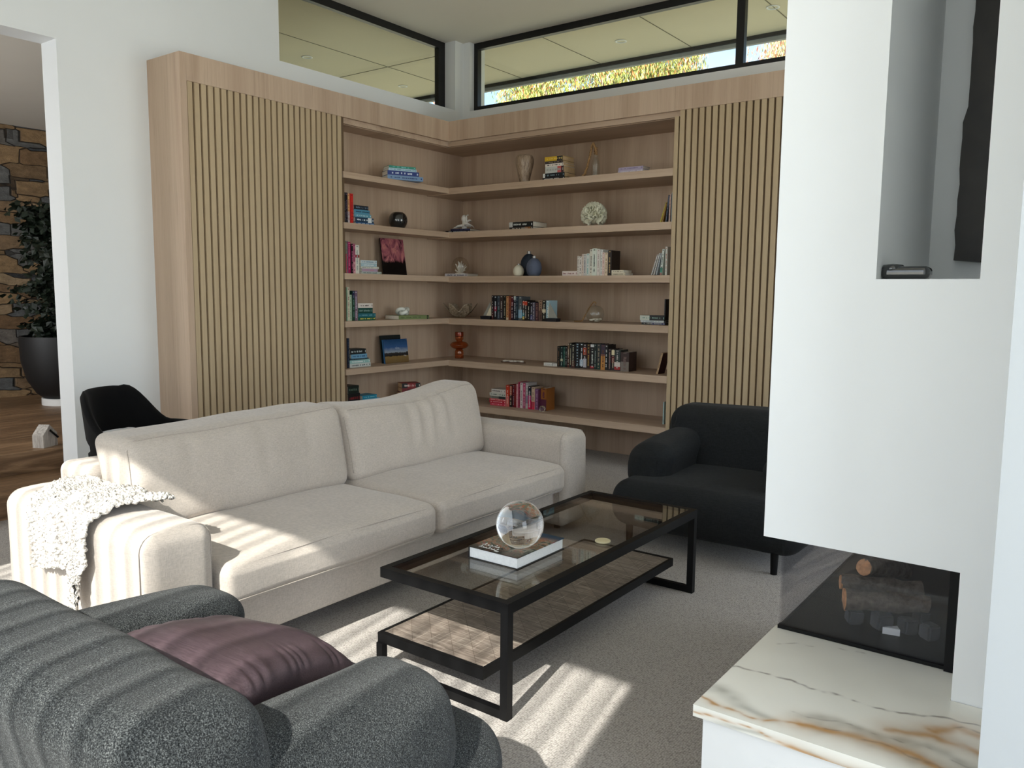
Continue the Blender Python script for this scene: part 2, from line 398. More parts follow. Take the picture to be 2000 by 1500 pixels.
d2 = t.new('ShaderNodeTexVoronoi', distance='CHEBYCHEV', feature='F2'); d2.inputs['Scale'].default_value = 1.0; d2.inputs['Randomness'].default_value = .85; t.l.new(mpn.outputs[0], d2.inputs['Vector'])
gap = t.ramp(t.math('SUBTRACT', d2.outputs['Distance'], dd.outputs['Distance']), [(.0, (0, 0, 0, 1)), (.05, (1, 1, 1, 1))])
c = t.mix(gap, rgb((36, 30, 25)), c)
t.color(c).set(Roughness=.9); t.bump(t.math('ADD', n, gap), .9, .03); M['stone'] = t.m

def planks(name, rot):
    t = NT(name); v = t.coords((1, 1, 1), rot); br = t.new('ShaderNodeTexBrick'); t.l.new(v, br.inputs['Vector'])
    br.inputs['Scale'].default_value = 1; br.inputs['Brick Width'].default_value = 2.1; br.inputs['Row Height'].default_value = .22; br.inputs['Mortar Size'].default_value = .0015
    br.inputs['Color1'].default_value = (1, 1, 1, 1); br.inputs['Color2'].default_value = (.72, .72, .72, 1); br.inputs['Mortar'].default_value = (.2, .2, .2, 1)
    g = t.noise(t.coords((1, .09, .8), (0, 0, 0)), 16, 6, .65, 1.6)
    c = t.ramp(g, [(.3, rgb((96, 72, 50))), (.5, rgb((132, 102, 74))), (.65, rgb((164, 132, 100)))])
    t.color(t.mix(1, c, br.outputs['Color'], 'MULTIPLY')).set(Roughness=.45); return t.m
M['timber'] = planks('timber_boards', (0, 0, PI / 2))

# ------------------------------------------------------------------ the room
CZ = 4.09                                    # ceiling
XW, YW = -0.1275, 0.15                       # faces of the two outer walls behind the joinery
FD = 0.2889                                  # joinery face, wing on the side wall
FE = 0.5550                                  # joinery face, wing on the end wall
HB = 3.13                                    # top of the joinery
def floor_():
    struct('floor', bx(-.11, 8, -8.2, .4, -.2, 0), M['carpet'])
floor_()
struct('ceiling', bx(-.33, 8.2, -8.2, .4, CZ, CZ + .25), M['ceil'])
def wall_with_holes(name, axis, a0, a1, z0, z1, p0, p1, holes, m):
    """axis 'x': the wall runs along x and its thickness is p0..p1 in y"""
    bm = nb()
    xs = sorted({a0, a1} | {h[0] for h in holes} | {h[1] for h in holes}); zs = sorted({z0, z1} | {h[2] for h in holes} | {h[3] for h in holes})
    for i in range(len(xs) - 1):
        for j in range(len(zs) - 1):
            cx, cz = (xs[i] + xs[i + 1]) / 2, (zs[j] + zs[j + 1]) / 2
            if any(h[0] < cx < h[1] and h[2] < cz < h[3] for h in holes): continue
            if axis == 'x': box(bm, xs[i], xs[i + 1], p0, p1, zs[j], zs[j + 1])
            else: box(bm, p0, p1, xs[i], xs[i + 1], zs[j], zs[j + 1])
    bmesh.ops.remove_doubles(bm, verts=bm.verts, dist=1e-5)
    bmesh.ops.delete(bm, geom=[f for f in bm.faces if sum(1 for g in bm.faces if g is not f and set(g.verts) == set(f.verts))], context='FACES')
    return struct(name, bm, m)
wall_with_holes('wall_left', 'y', -8.2, .4, -.2, CZ, XW - .21, XW, [(-7.2, -3.99, -.2, 3.13), (-2.205, .025, 3.39, CZ)], M['wall'])
wall_with_holes('wall_back', 'x', XW - .21, 8.0, 0, CZ, YW, YW + .25, [(-.035, 4.9, 3.39, CZ)], M['wall'])
wall_with_holes('wall_right', 'y', -8.2, .4, 0, CZ, 8.0, 8.2, [(-7.9, -4.9, .05, 3.3), (-2.85, -.2, .05, 3.3)], M['wall'])
wall_with_holes('wall_front', 'x', XW, 8.2, 0, CZ, -8.2, -8.0, [(1.38, 5.06, .02, 3.61)], M['wall'])

# clerestory windows
def window(name, bars, panes, m=M['frame']):
    e = bpy.data.objects.new(name, None); COL.objects.link(e); e['kind'] = 'structure'
    bm = nb()
    for b in bars: box(bm, *b)
    link('window_frame', bm, m, e)
    for p in panes: link('pane', bx(*p), M['glass_window'], e)
y0, y1 = YW + .07, YW + .13
window('window_1', [(-.035, 4.9, y0, y1, 3.39, 3.445), (-.035, 4.9, y0, y1, 4.025, CZ), (-.035, .015, y0, y1, 3.445, 4.025), (2.83, 2.90, y0, y1, 3.445, 4.025), (4.85, 4.9, y0, y1, 3.445, 4.025)],
       [(.015, 2.83, y0 + .025, y0 + .032, 3.445, 4.025), (2.90, 4.85, y0 + .025, y0 + .032, 3.445, 4.025)])
x0, x1 = -.325, -.27
window('window_2', [(x0, x1, -2.205, .025, 3.39, 3.43), (x0, x1, -2.205, .025, 4.02, CZ), (x0, x1, -.075, .025, 3.43, 4.02), (x0, x1, -2.205, -2.155, 3.43, 4.02)],
       [(x0 + .02, x0 + .027, -2.155, -.075, 3.43, 4.02)])
window('window_3', [(1.38, 5.06, -8.12, -8.06, 3.55, 3.61), (1.38, 1.44, -8.12, -8.06, .02, 3.55), (5.0, 5.06, -8.12, -8.06, .02, 3.55), (1.44, 5.0, -8.12, -8.06, .02, .08)],
       [(1.44, 5.0, -8.09, -8.083, .08, 3.55)])
window('added_window_side', [(8.07, 8.13, -7.9, -4.9, 3.24, 3.3), (8.07, 8.13, -7.9, -4.9, .05, .11), (8.07, 8.13, -7.9, -7.84, .11, 3.24), (8.07, 8.13, -4.96, -4.9, .11, 3.24)],  # unseen window, made up to let in light from the right
       [(8.1, 8.107, -7.84, -4.96, .11, 3.24)])

window('added_window_far', [(8.07, 8.13, -2.85, -.2, 3.24, 3.3), (8.07, 8.13, -2.85, -.2, .05, .11), (8.07, 8.13, -2.85, -2.79, .11, 3.24), (8.07, 8.13, -.26, -.2, .11, 3.24)],  # second made-up window, added to light the bookcase end
       [(8.1, 8.107, -2.79, -.26, .11, 3.24)])
# eaves outside the clerestory, with their joints and lights
bm = nb(); EZ = 4.12; ED = 1.74
box(bm, -4.5, 9, YW + .25, ED, EZ, EZ + .06); box(bm, -4.5, XW - .21, -9, YW + .25, EZ, EZ + .06)
struct('eave', bm, M['soffit'])
bm = nb(); box(bm, -4.5, 9, ED, ED + .05, EZ - .075, EZ + .2); box(bm, -4.55, -4.5, -9, ED + .05, EZ - .075, EZ + .2)
struct('trim_1', bm, M['fascia'])
bm = nb(); box(bm, -4.5, 9, ED - .03, ED - .001, EZ - .035, EZ - .001); struct('trim_2', bm, M['frame'])
bm = nb()
for x in (-.50, .62, 1.737, 2.86, 3.98): box(bm, x - .005, x + .005, YW + .25, ED - .03, EZ - .003, EZ - .0005)
for y in (.41,): box(bm, -4.5, -.34, y - .005, y + .005, EZ - .003, EZ - .0005)
for x in (-1.5,): box(bm, x - .005, x + .005, -6, ED - .03, EZ - .003, EZ - .0005)
struct('trim_3', bm, M['joint'])
def downlight(x, y, label):
    e = thing('downlight', label, 'ceiling light', (x, y, EZ), group='downlights in the eaves')
    bm = nb(); lathe(bm, [(.045, -.001), (.06, -.001), (.062, -.006), (.05, -.009), (.043, -.004)], 28, cap=False); link('rim', bm, M['white'], e, smooth=True)
    bm = nb(); lathe(bm, [(0, -.002), (.043, -.003)], 28, cap=False); link('lens', bm, plain('frosted_lens', (214, 206, 176), .5), e)
downlight(1.223, 1.103, 'small round downlight in the eave, seen in the middle of the wide high window')
downlight(2.774 + .08, 1.007, 'small round downlight in the eave beyond the black mullion, by the chimney')
downlight(-1.984, 1.159, 'small round downlight in the eave near the corner, seen through the side high window')
downlight(-1.957, -.404, 'faint round downlight in the eave at the dark end of the side high window')

# joinery ----------------------------------------------------------------
SZ = [2.5012, 2.0787, 1.6512, 1.2407, .8259, .3969]
YL, XR, YE = -1.8991, 2.6579, -3.3686
unit = thing('bookcase', 'built-in light oak corner bookcase with slatted doors at both ends', 'bookcase', (0, 0, 0))
link('back_panel', bx(-.02, 0, YE + .02, 0, 0, 2.94), M['oak_z'], unit)
link('back_panel', bx(-.02, 4.4, 0, .02, 0, 2.94), M['oak_z'], unit)
bm = nb(); box(bm, XW, FD, YE, YE + .05, 0, HB, bev=.0015); link('end_panel', bm, M['oak_z'], unit)
bm = nb(); box(bm, FD - .03, FD, YE + .05, -FE, 2.9436, HB, bev=.001); link('header', bm, M['oak_z'], unit)
bm = nb(); box(bm, FD, XR, -FE, -FE + .03, 2.9436, HB, bev=.001); box(bm, XR + .001, 4.78, -FE, -FE + .03, 2.9436, HB, bev=.001); link('header', bm, M['oak_z'], unit)
bm = nb(); box(bm, XW, FD - .03, YE + .05, -FE + .03, HB - .02, HB); box(bm, XW, 4.78, -FE + .03, YW, HB - .02, HB); link('top_panel', bm, M['oak_y'], unit)
bm = nb(); box(bm, FD - .06, FD - .032, YE + .05, -FE + .05, 2.9, 2.95); box(bm, FD - .06, 4.7, -FE + .032, -FE + .06, 2.9, 2.95); link('door_track', bm, M['oak_x'], unit)
bm = nb(); box(bm, 0, FD - .06, YE + .05, 0, 2.896, 2.92); box(bm, FD - .06, 4.7, -FE + .06, 0, 2.896, 2.92); link('soffit', bm, M['oak_x'], unit)
for k, z in enumerate(SZ):
    bm = nb(); box(bm, .0, FD, YL + .001, -FE, z - .052, z, bev=.001); link('shelf', bm, M['oak_y'], unit)
    bm = nb(); box(bm, .0, XR - .001, -FE - .001, 0, z - .060, z, bev=.001); link('shelf', bm, M['oak_x'], unit)
def slats(axis, a0, a1, face, z0, z1, pitch=.0545, w=.038, dep=.02):
    bm = nb(); n = int((a1 - a0) / pitch)
    bk = nb()
    if axis == 'y':
        for k in range(n): box(bm, face - dep, face, a0 + k * pitch, a0 + k * pitch + w, z0, z1)
        box(bk, face - dep - .018, face - dep, a0, a1, z0, z1)
    else:
        for k in range(n): box(bm, a0 + k * pitch, a0 + k * pitch + w, face, face + dep, z0, z1)
        box(bk, a0, a1, face + dep, face + dep + .018, z0, z1)
    return bm, bk
d = link('slatted_door', bx(FD - .045, FD - .026, YL - .022, YL, .03, 2.9), M['slat'], unit)
a, b = slats('y', YE + .056, YL + .03, FD - .006, .03, 2.9436); link('slats', a, M['slat'], d); link('door_backing', b, M['slat_back'], d)
d = link('slatted_door', bx(XR, XR + .033, -FE + .004, -FE + .045, .03, 2.9), M['slat'], unit)
a, b = slats('x', XR + .045, 4.35, -FE + .006, .03, 2.9436); link('slats', a, M['slat'], d); link('door_backing', b, M['slat_back'], d)
link('side_panel', bx(XR, XR + .02, -FE + .05, 0, 0, 2.896), M['oak_z'], unit); link('side_panel', bx(.001, FD - .05, YL - .02, YL, 0, 2.896), M['oak_z'], unit)
link('plinth', bx(0, FD - .06, YE + .05, YL, 0, .03), M['oak_y'], unit)

# entrance: steps, boards, hall -------------------------------------------
bm = nb(); box(bm, -.68, -.112, -7.2, -3.3, -.2, .165, bev=.004); struct('floor_step', bm, M['timber'])
bm = nb(); box(bm, -5.2, -.68, -7.4, -1.2, -.2, .32, bev=.004); struct('floor_hall', bm, M['timber'])
struct('wall_hall', bx(-4.2, -4.0, -7.4, -1.2, .3, 3.3), M['stone'])
bm = nb(); box(bm, -4.2, XW - .21, -1.4, -1.2, .1, 3.3); box(bm, -4.2, XW - .21, -7.6, -7.4, .1, 3.3); struct('wall_hall_side', bm, M['wall'])
struct('ceiling_hall', bx(-4.2, XW - .21, -7.6, -1.2, 3.22, 3.4), M['ceil'])

# outdoors
t = NT('paving'); n = t.noise(t.coords(), 2, 5); t.color(t.ramp(n, [(.3, rgb((150, 146, 118))), (.7, rgb((196, 190, 160)))])).set(Roughness=.95)
bm = nb(); box(bm, -40, 60, -60, 60, -.4, -.22); struct('ground', bm, t.m)

struct('wall_bounce_block', bx(-4.7, -4.5, -9, 1.74, -.22, 4.12), M['wall'])  # unseen wall, added to keep bounced light off the eave
# the batten screen outside the big window that stripes the sunlight
bm = nb()
x = 1.0; k = 0
while x < 6.4:
    box(bm, x, x + (.010 if k % 2 else .025), -10.04, -10.0, -.22, 5.6); x += .055; k += 1
struct('trim_4', bm, plain('batten_timber', (120, 96, 70), .7))
# fireplace ---------------------------------------------------------------
FX0, FX1, FY = 4.779, 5.307, -4.26
bm = nb()                                      # chimney block with a tall niche, standing on a pier
zn0, zn1 = 1.548, 3.2; nx0, nx1 = 5.055, 5.303
ND = .75
box(bm, FX0, nx0, FY, FY + ND, .775, CZ); box(bm, nx0, nx1, FY, FY + ND, .775, zn0); box(bm, nx0, nx1, FY, FY + ND, zn1, CZ)
box(bm, nx1, 5.45, FY, FY + ND, .775, CZ); box(bm, FX0, 5.45, FY + ND, -2.98, .775, CZ)
box(bm, FX1, 5.45, FY, -2.98, 0, .775)
bmesh.ops.remove_doubles(bm, verts=bm.verts, dist=1e-5)
struct('wall_chimney', bm, M['chimney'])
struct('wall_near', bx(5.425, 8.0, -4.76, -2.98, 0, CZ), plain('wall_paint_dimmed', (190, 194, 196), .75, var=.01, scale=3))  # wall colour greyed to tone down the strong light on this face
hearth = thing('hearth', 'marble-topped white fireplace hearth bench with grey and gold veins', 'hearth', (4.77, -4.7, 0))
hearth.location = (0, 0, 0)
bm = nb(); prism(bm, [(4.7632, -4.7068), (5.424, -4.7068), (5.424, -4.262), (5.305, -4.262), (5.305, -4.052), (4.7632, -4.052)], .388, .4194)
slab(bm); link('hearth_slab', bm, M['marble'], hearth)
bm = nb(); prism(bm, [(4.785, -4.69), (5.424, -4.69), (5.424, -4.262), (5.305, -4.262), (5.305, -4.052), (4.785, -4.052)], 0, .388); link('hearth_base', bm, M['white'], hearth)
struct('wall_firebox_base', bx(4.785, 5.305, -4.05, -2.98, 0, .387), M['white'])
fire = thing('fireplace', 'black glass-fronted firebox with logs under the white chimney', 'fireplace', (0, 0, 0))
link('firebox_floor', bx(4.775, 5.307, -4.05, -2.99, .388, .421), M['black'], fire)
bm = nb(); box(bm, 5.29, 5.306, -4.05, -3.0, .421, .775); box(bm, 4.78, 5.29, -3.02, -3.0, .421, .775); box(bm, 4.785, 5.29, -4.04, -3.02, .765, .7745); link('firebox_lining', bm, plain('soot_black', (16, 16, 17), .7), fire)
bm = nb(); box(bm, 5.262, 5.306, -4.085, -4.052, .421, .774); box(bm, 4.775, 5.262, -4.075, -4.052, .421, .432); box(bm, 4.7755, 4.7805, -4.056, -3.0, .421, .428); link('firebox_frame', bm, M['black'], fire)
link('front_glass', bx(4.776, 5.262, -4.07, -4.064, .432, .774), M['glass_fire'], fire)
link('side_glass', bx(4.777, 4.782, -4.063, -3.02, .428, .774), M['glass_fire'], fire)
t = NT('burnt_log_bark'); n = t.noise(t.coords((1, 1, 1)), 40, 5, .7); t.color(t.ramp(n, [(.3, rgb((66, 58, 52))), (.6, rgb((112, 100, 88))), (.8, rgb((140, 124, 108)))])).set(Roughness=.95); t.bump(n, 1, .01); bark = t.m
cut = plain('cut_log_end', (196, 140, 96), .8, var=.25, scale=60)
def log(p, q, r0, r1, label, seed=0):
    p, q = Vector(p), Vector(q); e = thing('log', label, 'log', group='logs in the firebox')
    bm = nb(); rnd = random.Random(seed); n = 9; pts = []; rr = []
    for k in range(n):
        u = k / (n - 1); pts.append(p.lerp(q, u) + Vector((0, rnd.uniform(-.004, .004), rnd.uniform(-.004, .004)))); rr.append(r0 + (r1 - r0) * u + rnd.uniform(-.003, .003))
    tube(bm, pts, rr, 14)
    for v in bm.verts: v.co += noise.noise_vector(v.co * 30) * .004
    link('bark', bm, bark, e, smooth=True, auto=50)
    d = (p - q).normalized(); bm = nb(); a = d.orthogonal().normalized(); b = d.cross(a)
    ring = [bm.verts.new(p + d * .004 + (a * math.cos(2 * PI * k / 14) + b * math.sin(2 * PI * k / 14)) * rr[0] * (.92 + .08 * rnd.random())) for k in range(14)]
    f = bm.faces.new(ring); r = bmesh.ops.extrude_face_region(bm, geom=[f])
    for v in [g for g in r['geom'] if isinstance(g, bmesh.types.BMVert)]: v.co -= d * .006
    link('cut_end', bm, cut, e)
log(at(1650, 1170, y=-3.90), at(1815, 1180, y=-3.80), .036, .030, 'front log with an orange cut end lying across the coals', 1)
log(at(1643, 1137, y=-3.80), at(1800, 1152, y=-3.70), .027, .028, 'thin middle log with a pale cut end resting behind the front log', 2)
log(at(1688, 1108, y=-3.74), at(1765, 1112, y=-3.50), .030, .032, 'short top log with a knotty orange end, topmost in the firebox', 3)
coal = plain('black_coal', (70, 71, 73), .6, var=.3, scale=30)
rnd = random.Random(5)
cl = [(1668, 1203, .026, 'leftmost black coal lump in the firebox, below the log ends'), (1722, 1212, .031, 'wide black coal lump under the front log, beside the white shard'), (1772, 1222, .027, 'square coal lump just behind the small white shard'),
      (1815, 1234, .027, 'lower coal lump at the dark end of the firebox, in front of the frame'), (1800, 1205, .024, 'tilted coal lump lying behind the lower one near the black frame')]
for k, (px, py, s, lab) in enumerate(cl):
    bm = nb(); bmesh.ops.create_cube(bm, size=s * 1.8); bmesh.ops.bevel(bm, geom=bm.edges[:], offset=s * .25, segments=2, affect='EDGES')
    for v in bm.verts: v.co += noise.noise_vector(v.co * 25 + Vector((k, 0, 0))) * s * .2
    p = at(px, py, z=.421 + s)
    o = link('coal', bm, coal, smooth=True, auto=40); o.location = (p.x, p.y, .4215 + s * 1.02); o.rotation_euler = (0, .08, rnd.uniform(0, 1)); tag(o, lab, 'coal', 'coal lumps in the firebox')
bm = nb(); prism(bm, [(0, 0), (.05, .01), (.035, .04)], 0, .022); o = link('stone_shard', bm, M['white']); p = at(1738, 1236, z=.425); o.location = (p.x - .02, p.y - .012, .4215); tag(o, 'small white triangular shard among the coals', 'stone')
# niche content
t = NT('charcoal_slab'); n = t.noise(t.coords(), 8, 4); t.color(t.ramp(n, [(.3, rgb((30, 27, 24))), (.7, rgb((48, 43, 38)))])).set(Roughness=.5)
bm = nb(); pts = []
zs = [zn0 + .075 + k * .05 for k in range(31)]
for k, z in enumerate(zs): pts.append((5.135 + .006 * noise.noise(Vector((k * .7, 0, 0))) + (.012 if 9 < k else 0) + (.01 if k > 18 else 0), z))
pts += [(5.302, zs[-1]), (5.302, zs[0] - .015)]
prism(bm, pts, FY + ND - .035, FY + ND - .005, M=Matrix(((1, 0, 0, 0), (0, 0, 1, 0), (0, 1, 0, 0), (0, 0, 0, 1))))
tag(link('dark_slab', bm, t.m), 'tall dark slab with a ragged edge at the back of the chimney niche', 'panel')  # dark ragged-edged panel against the back of the niche
bm = nb(); rbox(bm, (0, 0, 0), (.062, .03, .018), .015, (6, 2, 2)); lathe(bm, [(.0, 0), (.03, 0), (.032, .006), (.026, .016), (0, .02)], 20, c=(-.035, 0, .006))
o = link('speaker', bm, M['smoke'], smooth=True); o.location = (5.115, FY + .08, zn0 + .018); tag(o, 'small black rounded gadget lying on the sill of the chimney niche', 'gadget')

# ------------------------------------------------------------------ sofa
def wr(p, s, a):                                   # cloth unevenness
    return noise.noise_vector(Vector(p) * s) * a
sofa = thing('sofa', 'long beige fabric sofa with two back cushions, in front of the bookcase', 'sofa')
def sf(name, x0, x1, y0, y1, z0, z1, r, n=(10, 14, 8), fn=None, nr=4, parent=sofa, m=None):
    bm = nb(); c = ((x0 + x1) / 2, (y0 + y1) / 2, (z0 + z1) / 2); h = ((x1 - x0) / 2, (y1 - y0) / 2, (z1 - z0) / 2)
    rbox(bm, c, h, r, n, nr, fn); return link(name, bm, m or M['sofa'], parent, smooth=True)
sf('base', 1.85, 2.865, -4.945, -2.505, .10, .29, .02)
sf('back_frame', 1.72, 2.02, -4.94, -2.51, .06, .715, .045, fn=lambda q, u: q + wr(q, 3, .006))
def seam(y0, y1, x, z0, z1, r, parent):
    bm = nb(); pts = []
    def arc(cy, cz, a0):
        for k in range(5):
            a = a0 + PI / 2 * k / 4; pts.append((x, cy + r * math.cos(a), cz + r * math.sin(a)))
    pts.append((x, y1, z0)); arc(y1 - r, z1 - r, 0); arc(y0 + r, z1 - r, PI / 2); pts.append((x, y0, z0))
    tube(bm, pts, .0022, 6); link('seam', bm, M['sofa_seam'], parent, smooth=True)
for y0, y1 in ((-5.21, -4.925), (-2.525, -2.24)):
    a = sf('armrest', 1.80, 2.945, y0, y1, .05, .637, .062, n=(14, 4, 10), fn=lambda q, u: q + Vector((0, 0, .012 * (1 - u.y ** 2) * (u.z > 0.5))) + wr(q, 4, .004))
    seam(y0 + .0015, y1 - .0015, 2.905, .07, .640, .062, a)
def seatfn(q, u):
    k = (1 - u.x ** 4) * (1 - u.y ** 4)
    dz = .022 * k * (u.z > .3)
    if u.x > .9 and abs(u.z) < .6: q = q + Vector((.012 * (1 - u.y ** 4), 0, 0))
    return q + Vector((0, 0, dz)) + wr(q, 3.5, .006)
def pleat(q, u):                                   # the gathered cloth at the right end of the front face
    q = seatfn(q, u)
    if u.x > .85 and u.y > .1: q = q + Vector((.0045 * math.sin(q.y * 95) * smooth((u.y - .1) / .3) * (1 - abs(u.z)), 0, 0))
    return q
def seat_cushion(y0, y1, fn, n):
    c = sf('seat_cushion', 2.0, 2.965, y0, y1, .29, .466, .05, n=n, fn=fn)
    bm = nb(); tube(bm, [(2.953, y0 + .05 + (y1 - y0 - .1) * k / 12, .446 + .008 * math.sin(PI * k / 12)) for k in range(13)], .0022, 6); link('seam', bm, M['sofa_seam'], c, smooth=True)
    bm = nb(); tube(bm, [(2.967 + .008 * math.sin(PI * k / 12), y0 + .05 + (y1 - y0 - .1) * k / 12, .318) for k in range(13)], .0022, 6); link('seam', bm, M['sofa_seam'], c, smooth=True)
seat_cushion(-4.915, -3.70, seatfn, (14, 18, 4)); seat_cushion(-3.69, -2.535, pleat, (14, 60, 4))
def backfn(seed, rise, left):
    def f(q, u):
        t = (u.z + 1) / 2                                    # 0 foot, 1 top
        puff = (1 - u.y ** 4) * (1 - (u.z) ** 4)
        x = q.x + (.045 * puff if u.x > 0 else -.02 * puff)
        x -= .10 * t                                          # leans back
        z = q.z + rise(u.y) * t
        # folds fanning from the top edge
        w = 0
        if u.x > 0:
            for (cy, am, sl, fr) in left:
                d = (u.y - cy) - sl * (1 - t)
                w += am * math.exp(-(d * fr) ** 2) * smooth((t - .25) / .4)
        return Vector((x + w, q.y, z)) + noise.noise_vector(q * 4 + Vector((seed, 0, 0))) * .012
    return f
fold = [(-.15, -.012, -.10, 22), (-.06, .010, -.08, 22), (.03, -.014, -.06, 20), (.12, .010, -.04, 24), (.2, -.013, 0, 20), (.3, .009, .05, 22), (.38, -.009, .08, 22)]
def back_cushion(y0, y1, seed, rise, folds, z1):
    f = backfn(seed, rise, folds)
    c = sf('back_cushion', 2.05, 2.33, y0, y1, .455, z1, .055, n=(6, 56, 14), fn=f, nr=5)
    C0 = Vector((2.19, (y0 + y1) / 2, (.455 + z1) / 2)); hx, hy, hz = .14, (y1 - y0) / 2, (z1 - .455) / 2; r = .055; k = r * (1 - .7071) - .0012
    path = [(hx - k, -(hy - k), -hz + r + (2 * hz - 2 * r) * i / 10) for i in range(11)] + [(hx - k, -hy + r + (2 * hy - 2 * r) * i / 40, hz - k) for i in range(41)] + [(hx - k, hy - k, hz - r - (2 * hz - 2 * r) * i / 10) for i in range(11)]
    bm = nb(); tube(bm, [f(Vector(p), Vector((p[0] / hx, p[1] / hy, p[2] / hz))) + C0 for p in path], .0026, 6); link('piping', bm, M['sofa_seam'], c, smooth=True)
    return c
back_cushion(-4.90, -3.69, 1.3, lambda y: .014 * y + .012, [(-.55, -.005, .0, 20), (.1, -.006, 0, 18), (.6, -.007, -.1, 16)], .865)
back_cushion(-3.675, -2.50, 5.1, lambda y: .045 * smooth((y + .1) / 1.0) - .018 * math.exp(-((y + .15) * 2.2) ** 2), fold, .868)
for x in (1.9, 2.8):
    for y in (-5.07, -2.38):
        bm = nb(); lathe(bm, [(.02, 0), (.025, .055)], 16, c=(x, y, 0)); link('leg', bm, M['black'], sofa, smooth=True, auto=40)

# throw over the near armrest
def throw():
    bm = nb(); NU, NV = 120, 170; grid = []
    # path across the arm: inside edge, over the top, down the outside
    path = [(-4.865, .615), (-4.90, .655), (-4.955, .668), (-5.06, .672), (-5.17, .665), (-5.222, .64), (-5.236, .58), (-5.24, .50), (-5.242, .42), (-5.243, .30)]
    L = [0]
    for a, b in zip(path, path[1:]): L.append(L[-1] + math.dist(a, b))
    def pt(s):
        for k in range(len(L) - 1):
            if s <= L[k + 1] or k == len(L) - 2:
                f = (s - L[k]) / (L[k + 1] - L[k]); a, b = path[k], path[k + 1]; return a[0] + (b[0] - a[0]) * f, a[1] + (b[1] - a[1]) * f
    def seg(tab, x):
        for (a, b), (c, d) in zip(tab, tab[1:]):
            if x <= c: return b + (d - b) * (x - a) / (c - a)
        return tab[-1][1]
    Ltop = L[6]
    for i in range(NU + 1):
        u = i / NU; row = []
        # length of the hanging side as a function of u, with a tail near the front corner
        end = seg([(0, .19), (.25, .17), (.5, .15), (.62, .14), (.7, .27), (.84, .29), (.92, .15), (1, .10)], u) + Ltop + .012 * noise.noise(Vector((u * 22, 3, 0)))
        start = seg([(0, .12), (.3, .05), (.6, .0), (.85, .02), (1, .07)], u) + .01 * noise.noise(Vector((u * 18, 8, 1)))
        for j in range(NV + 1):
            s = start + (end - start) * j / NV
            y, z = pt(max(s, 0))
            f = s / L[-1]
            xl = seg([(0, 2.02), (.25, 2.0), (.45, 2.08), (.6, 2.16), (1, 2.20)], f); xr = seg([(0, 2.60), (.12, 2.66), (.3, 2.63), (.42, 2.60), (.6, 2.60), (1, 2.60)], f)
            x = xl + (xr - xl) * u
            p = Vector((x, y, z))
            up = Vector((0, 0, 1)) if f < .4 else Vector((0, -1, .2))
            ridge = .018 * math.exp(-((u - .86) * 9) ** 2) * (f < .45) + .010 * math.sin(u * 14 + f * 3)
            p += up.normalized() * (ridge + .012)
            d = noise.voronoi(p * 62)[0][0]
            p += up.normalized() * (.020 * (.55 - d)) + noise.noise_vector(p * 70) * .006
            row.append(bm.verts.new(p))
        grid.append(row)
    for i in range(NU):
        for j in range(NV): bm.faces.new([grid[i][j], grid[i + 1][j], grid[i + 1][j + 1], grid[i][j + 1]])
    o = link('throw_blanket', bm, M['throw'], smooth=True)
    md = o.modifiers.new('thickness', 'SOLIDIFY'); md.thickness = .008; md.offset = -1
    tag(o, 'cream bobble-knit throw draped over the near arm of the beige sofa', 'blanket')
throw()

# ------------------------------------------------------------------ armchairs (front towards -y in their own frame)
def armchair(loc, rz, m, label):
    e = thing('armchair', label, 'armchair', loc, rz)
    def part(name, x0, x1, y0, y1, z0, z1, r, n, fn=None, nr=6):
        bm = nb(); rbox(bm, ((x0 + x1) / 2, (y0 + y1) / 2, (z0 + z1) / 2), ((x1 - x0) / 2, (y1 - y0) / 2, (z1 - z0) / 2), r, n, nr, fn); return link(name, bm, m, e, smooth=True)
    def seat(q, u):
        if u.z > .2: q = q + Vector((0, 0, .035 * (1 - u.x ** 2) * (1 - u.y ** 4)))
        return q + Vector((0, -.02 * (1 - u.x ** 2) * (u.y < -.5), 0)) + wr(q, 4, .006)
    part('seat', -.585, .585, -.52, .44, .10, .375, .115, (10, 8, 3), seat)
    for s in (-1, 1):
        def arm(q, u, s=s):
            t = (1 - u.y) / 2                                # 1 at the front
            z = q.z - .045 * t * t * (u.z > 0) * u.z
            x = q.x + s * .015 * math.sin(PI * t) - s * .02 * t * (u.x * s < 0)
            x = x - s * .03 * max(u.z, 0)
            return Vector((x, q.y, z)) + wr(q + Vector((s, 0, 0)), 4, .006)
        a0, a1 = (-.575, -.30) if s < 0 else (.30, .575)
        part('armrest', a0, a1, -.33, .40, .27, .625, .116, (2, 10, 4), arm)
    def back(q, u):
        t = (u.z + 1) / 2
        y = q.y + .10 * t - .03 * (1 - u.x ** 2) * (u.y < 0) - .05 * abs(u.x) ** 3
        z = q.z - .012 * (u.x ** 2) * (u.z > 0)
        return Vector((q.x * (1 - .03 * t), y, z)) + wr(q, 3, .008)
    part('backrest', -.56, .56, .17, .46, .26, .775, .105, (12, 3, 6), back)
    for x in (-.44, .44):
        for y in (-.47, .38):
            bm = nb(); lathe(bm, [(.018, 0), (.022, .12)], 16, c=(x, y, 0)); link('leg', bm, M['black'], e, smooth=True, auto=40)
    return e
armchair((3.765, -1.915, 0), 0, M['charcoal'], 'dark charcoal woven armchair with thin black legs, by the oak slatted door')
armchair((3.81, -5.50, 0), PI, M['boucle'], 'dark grey boucle armchair holding the purple satin cushion')

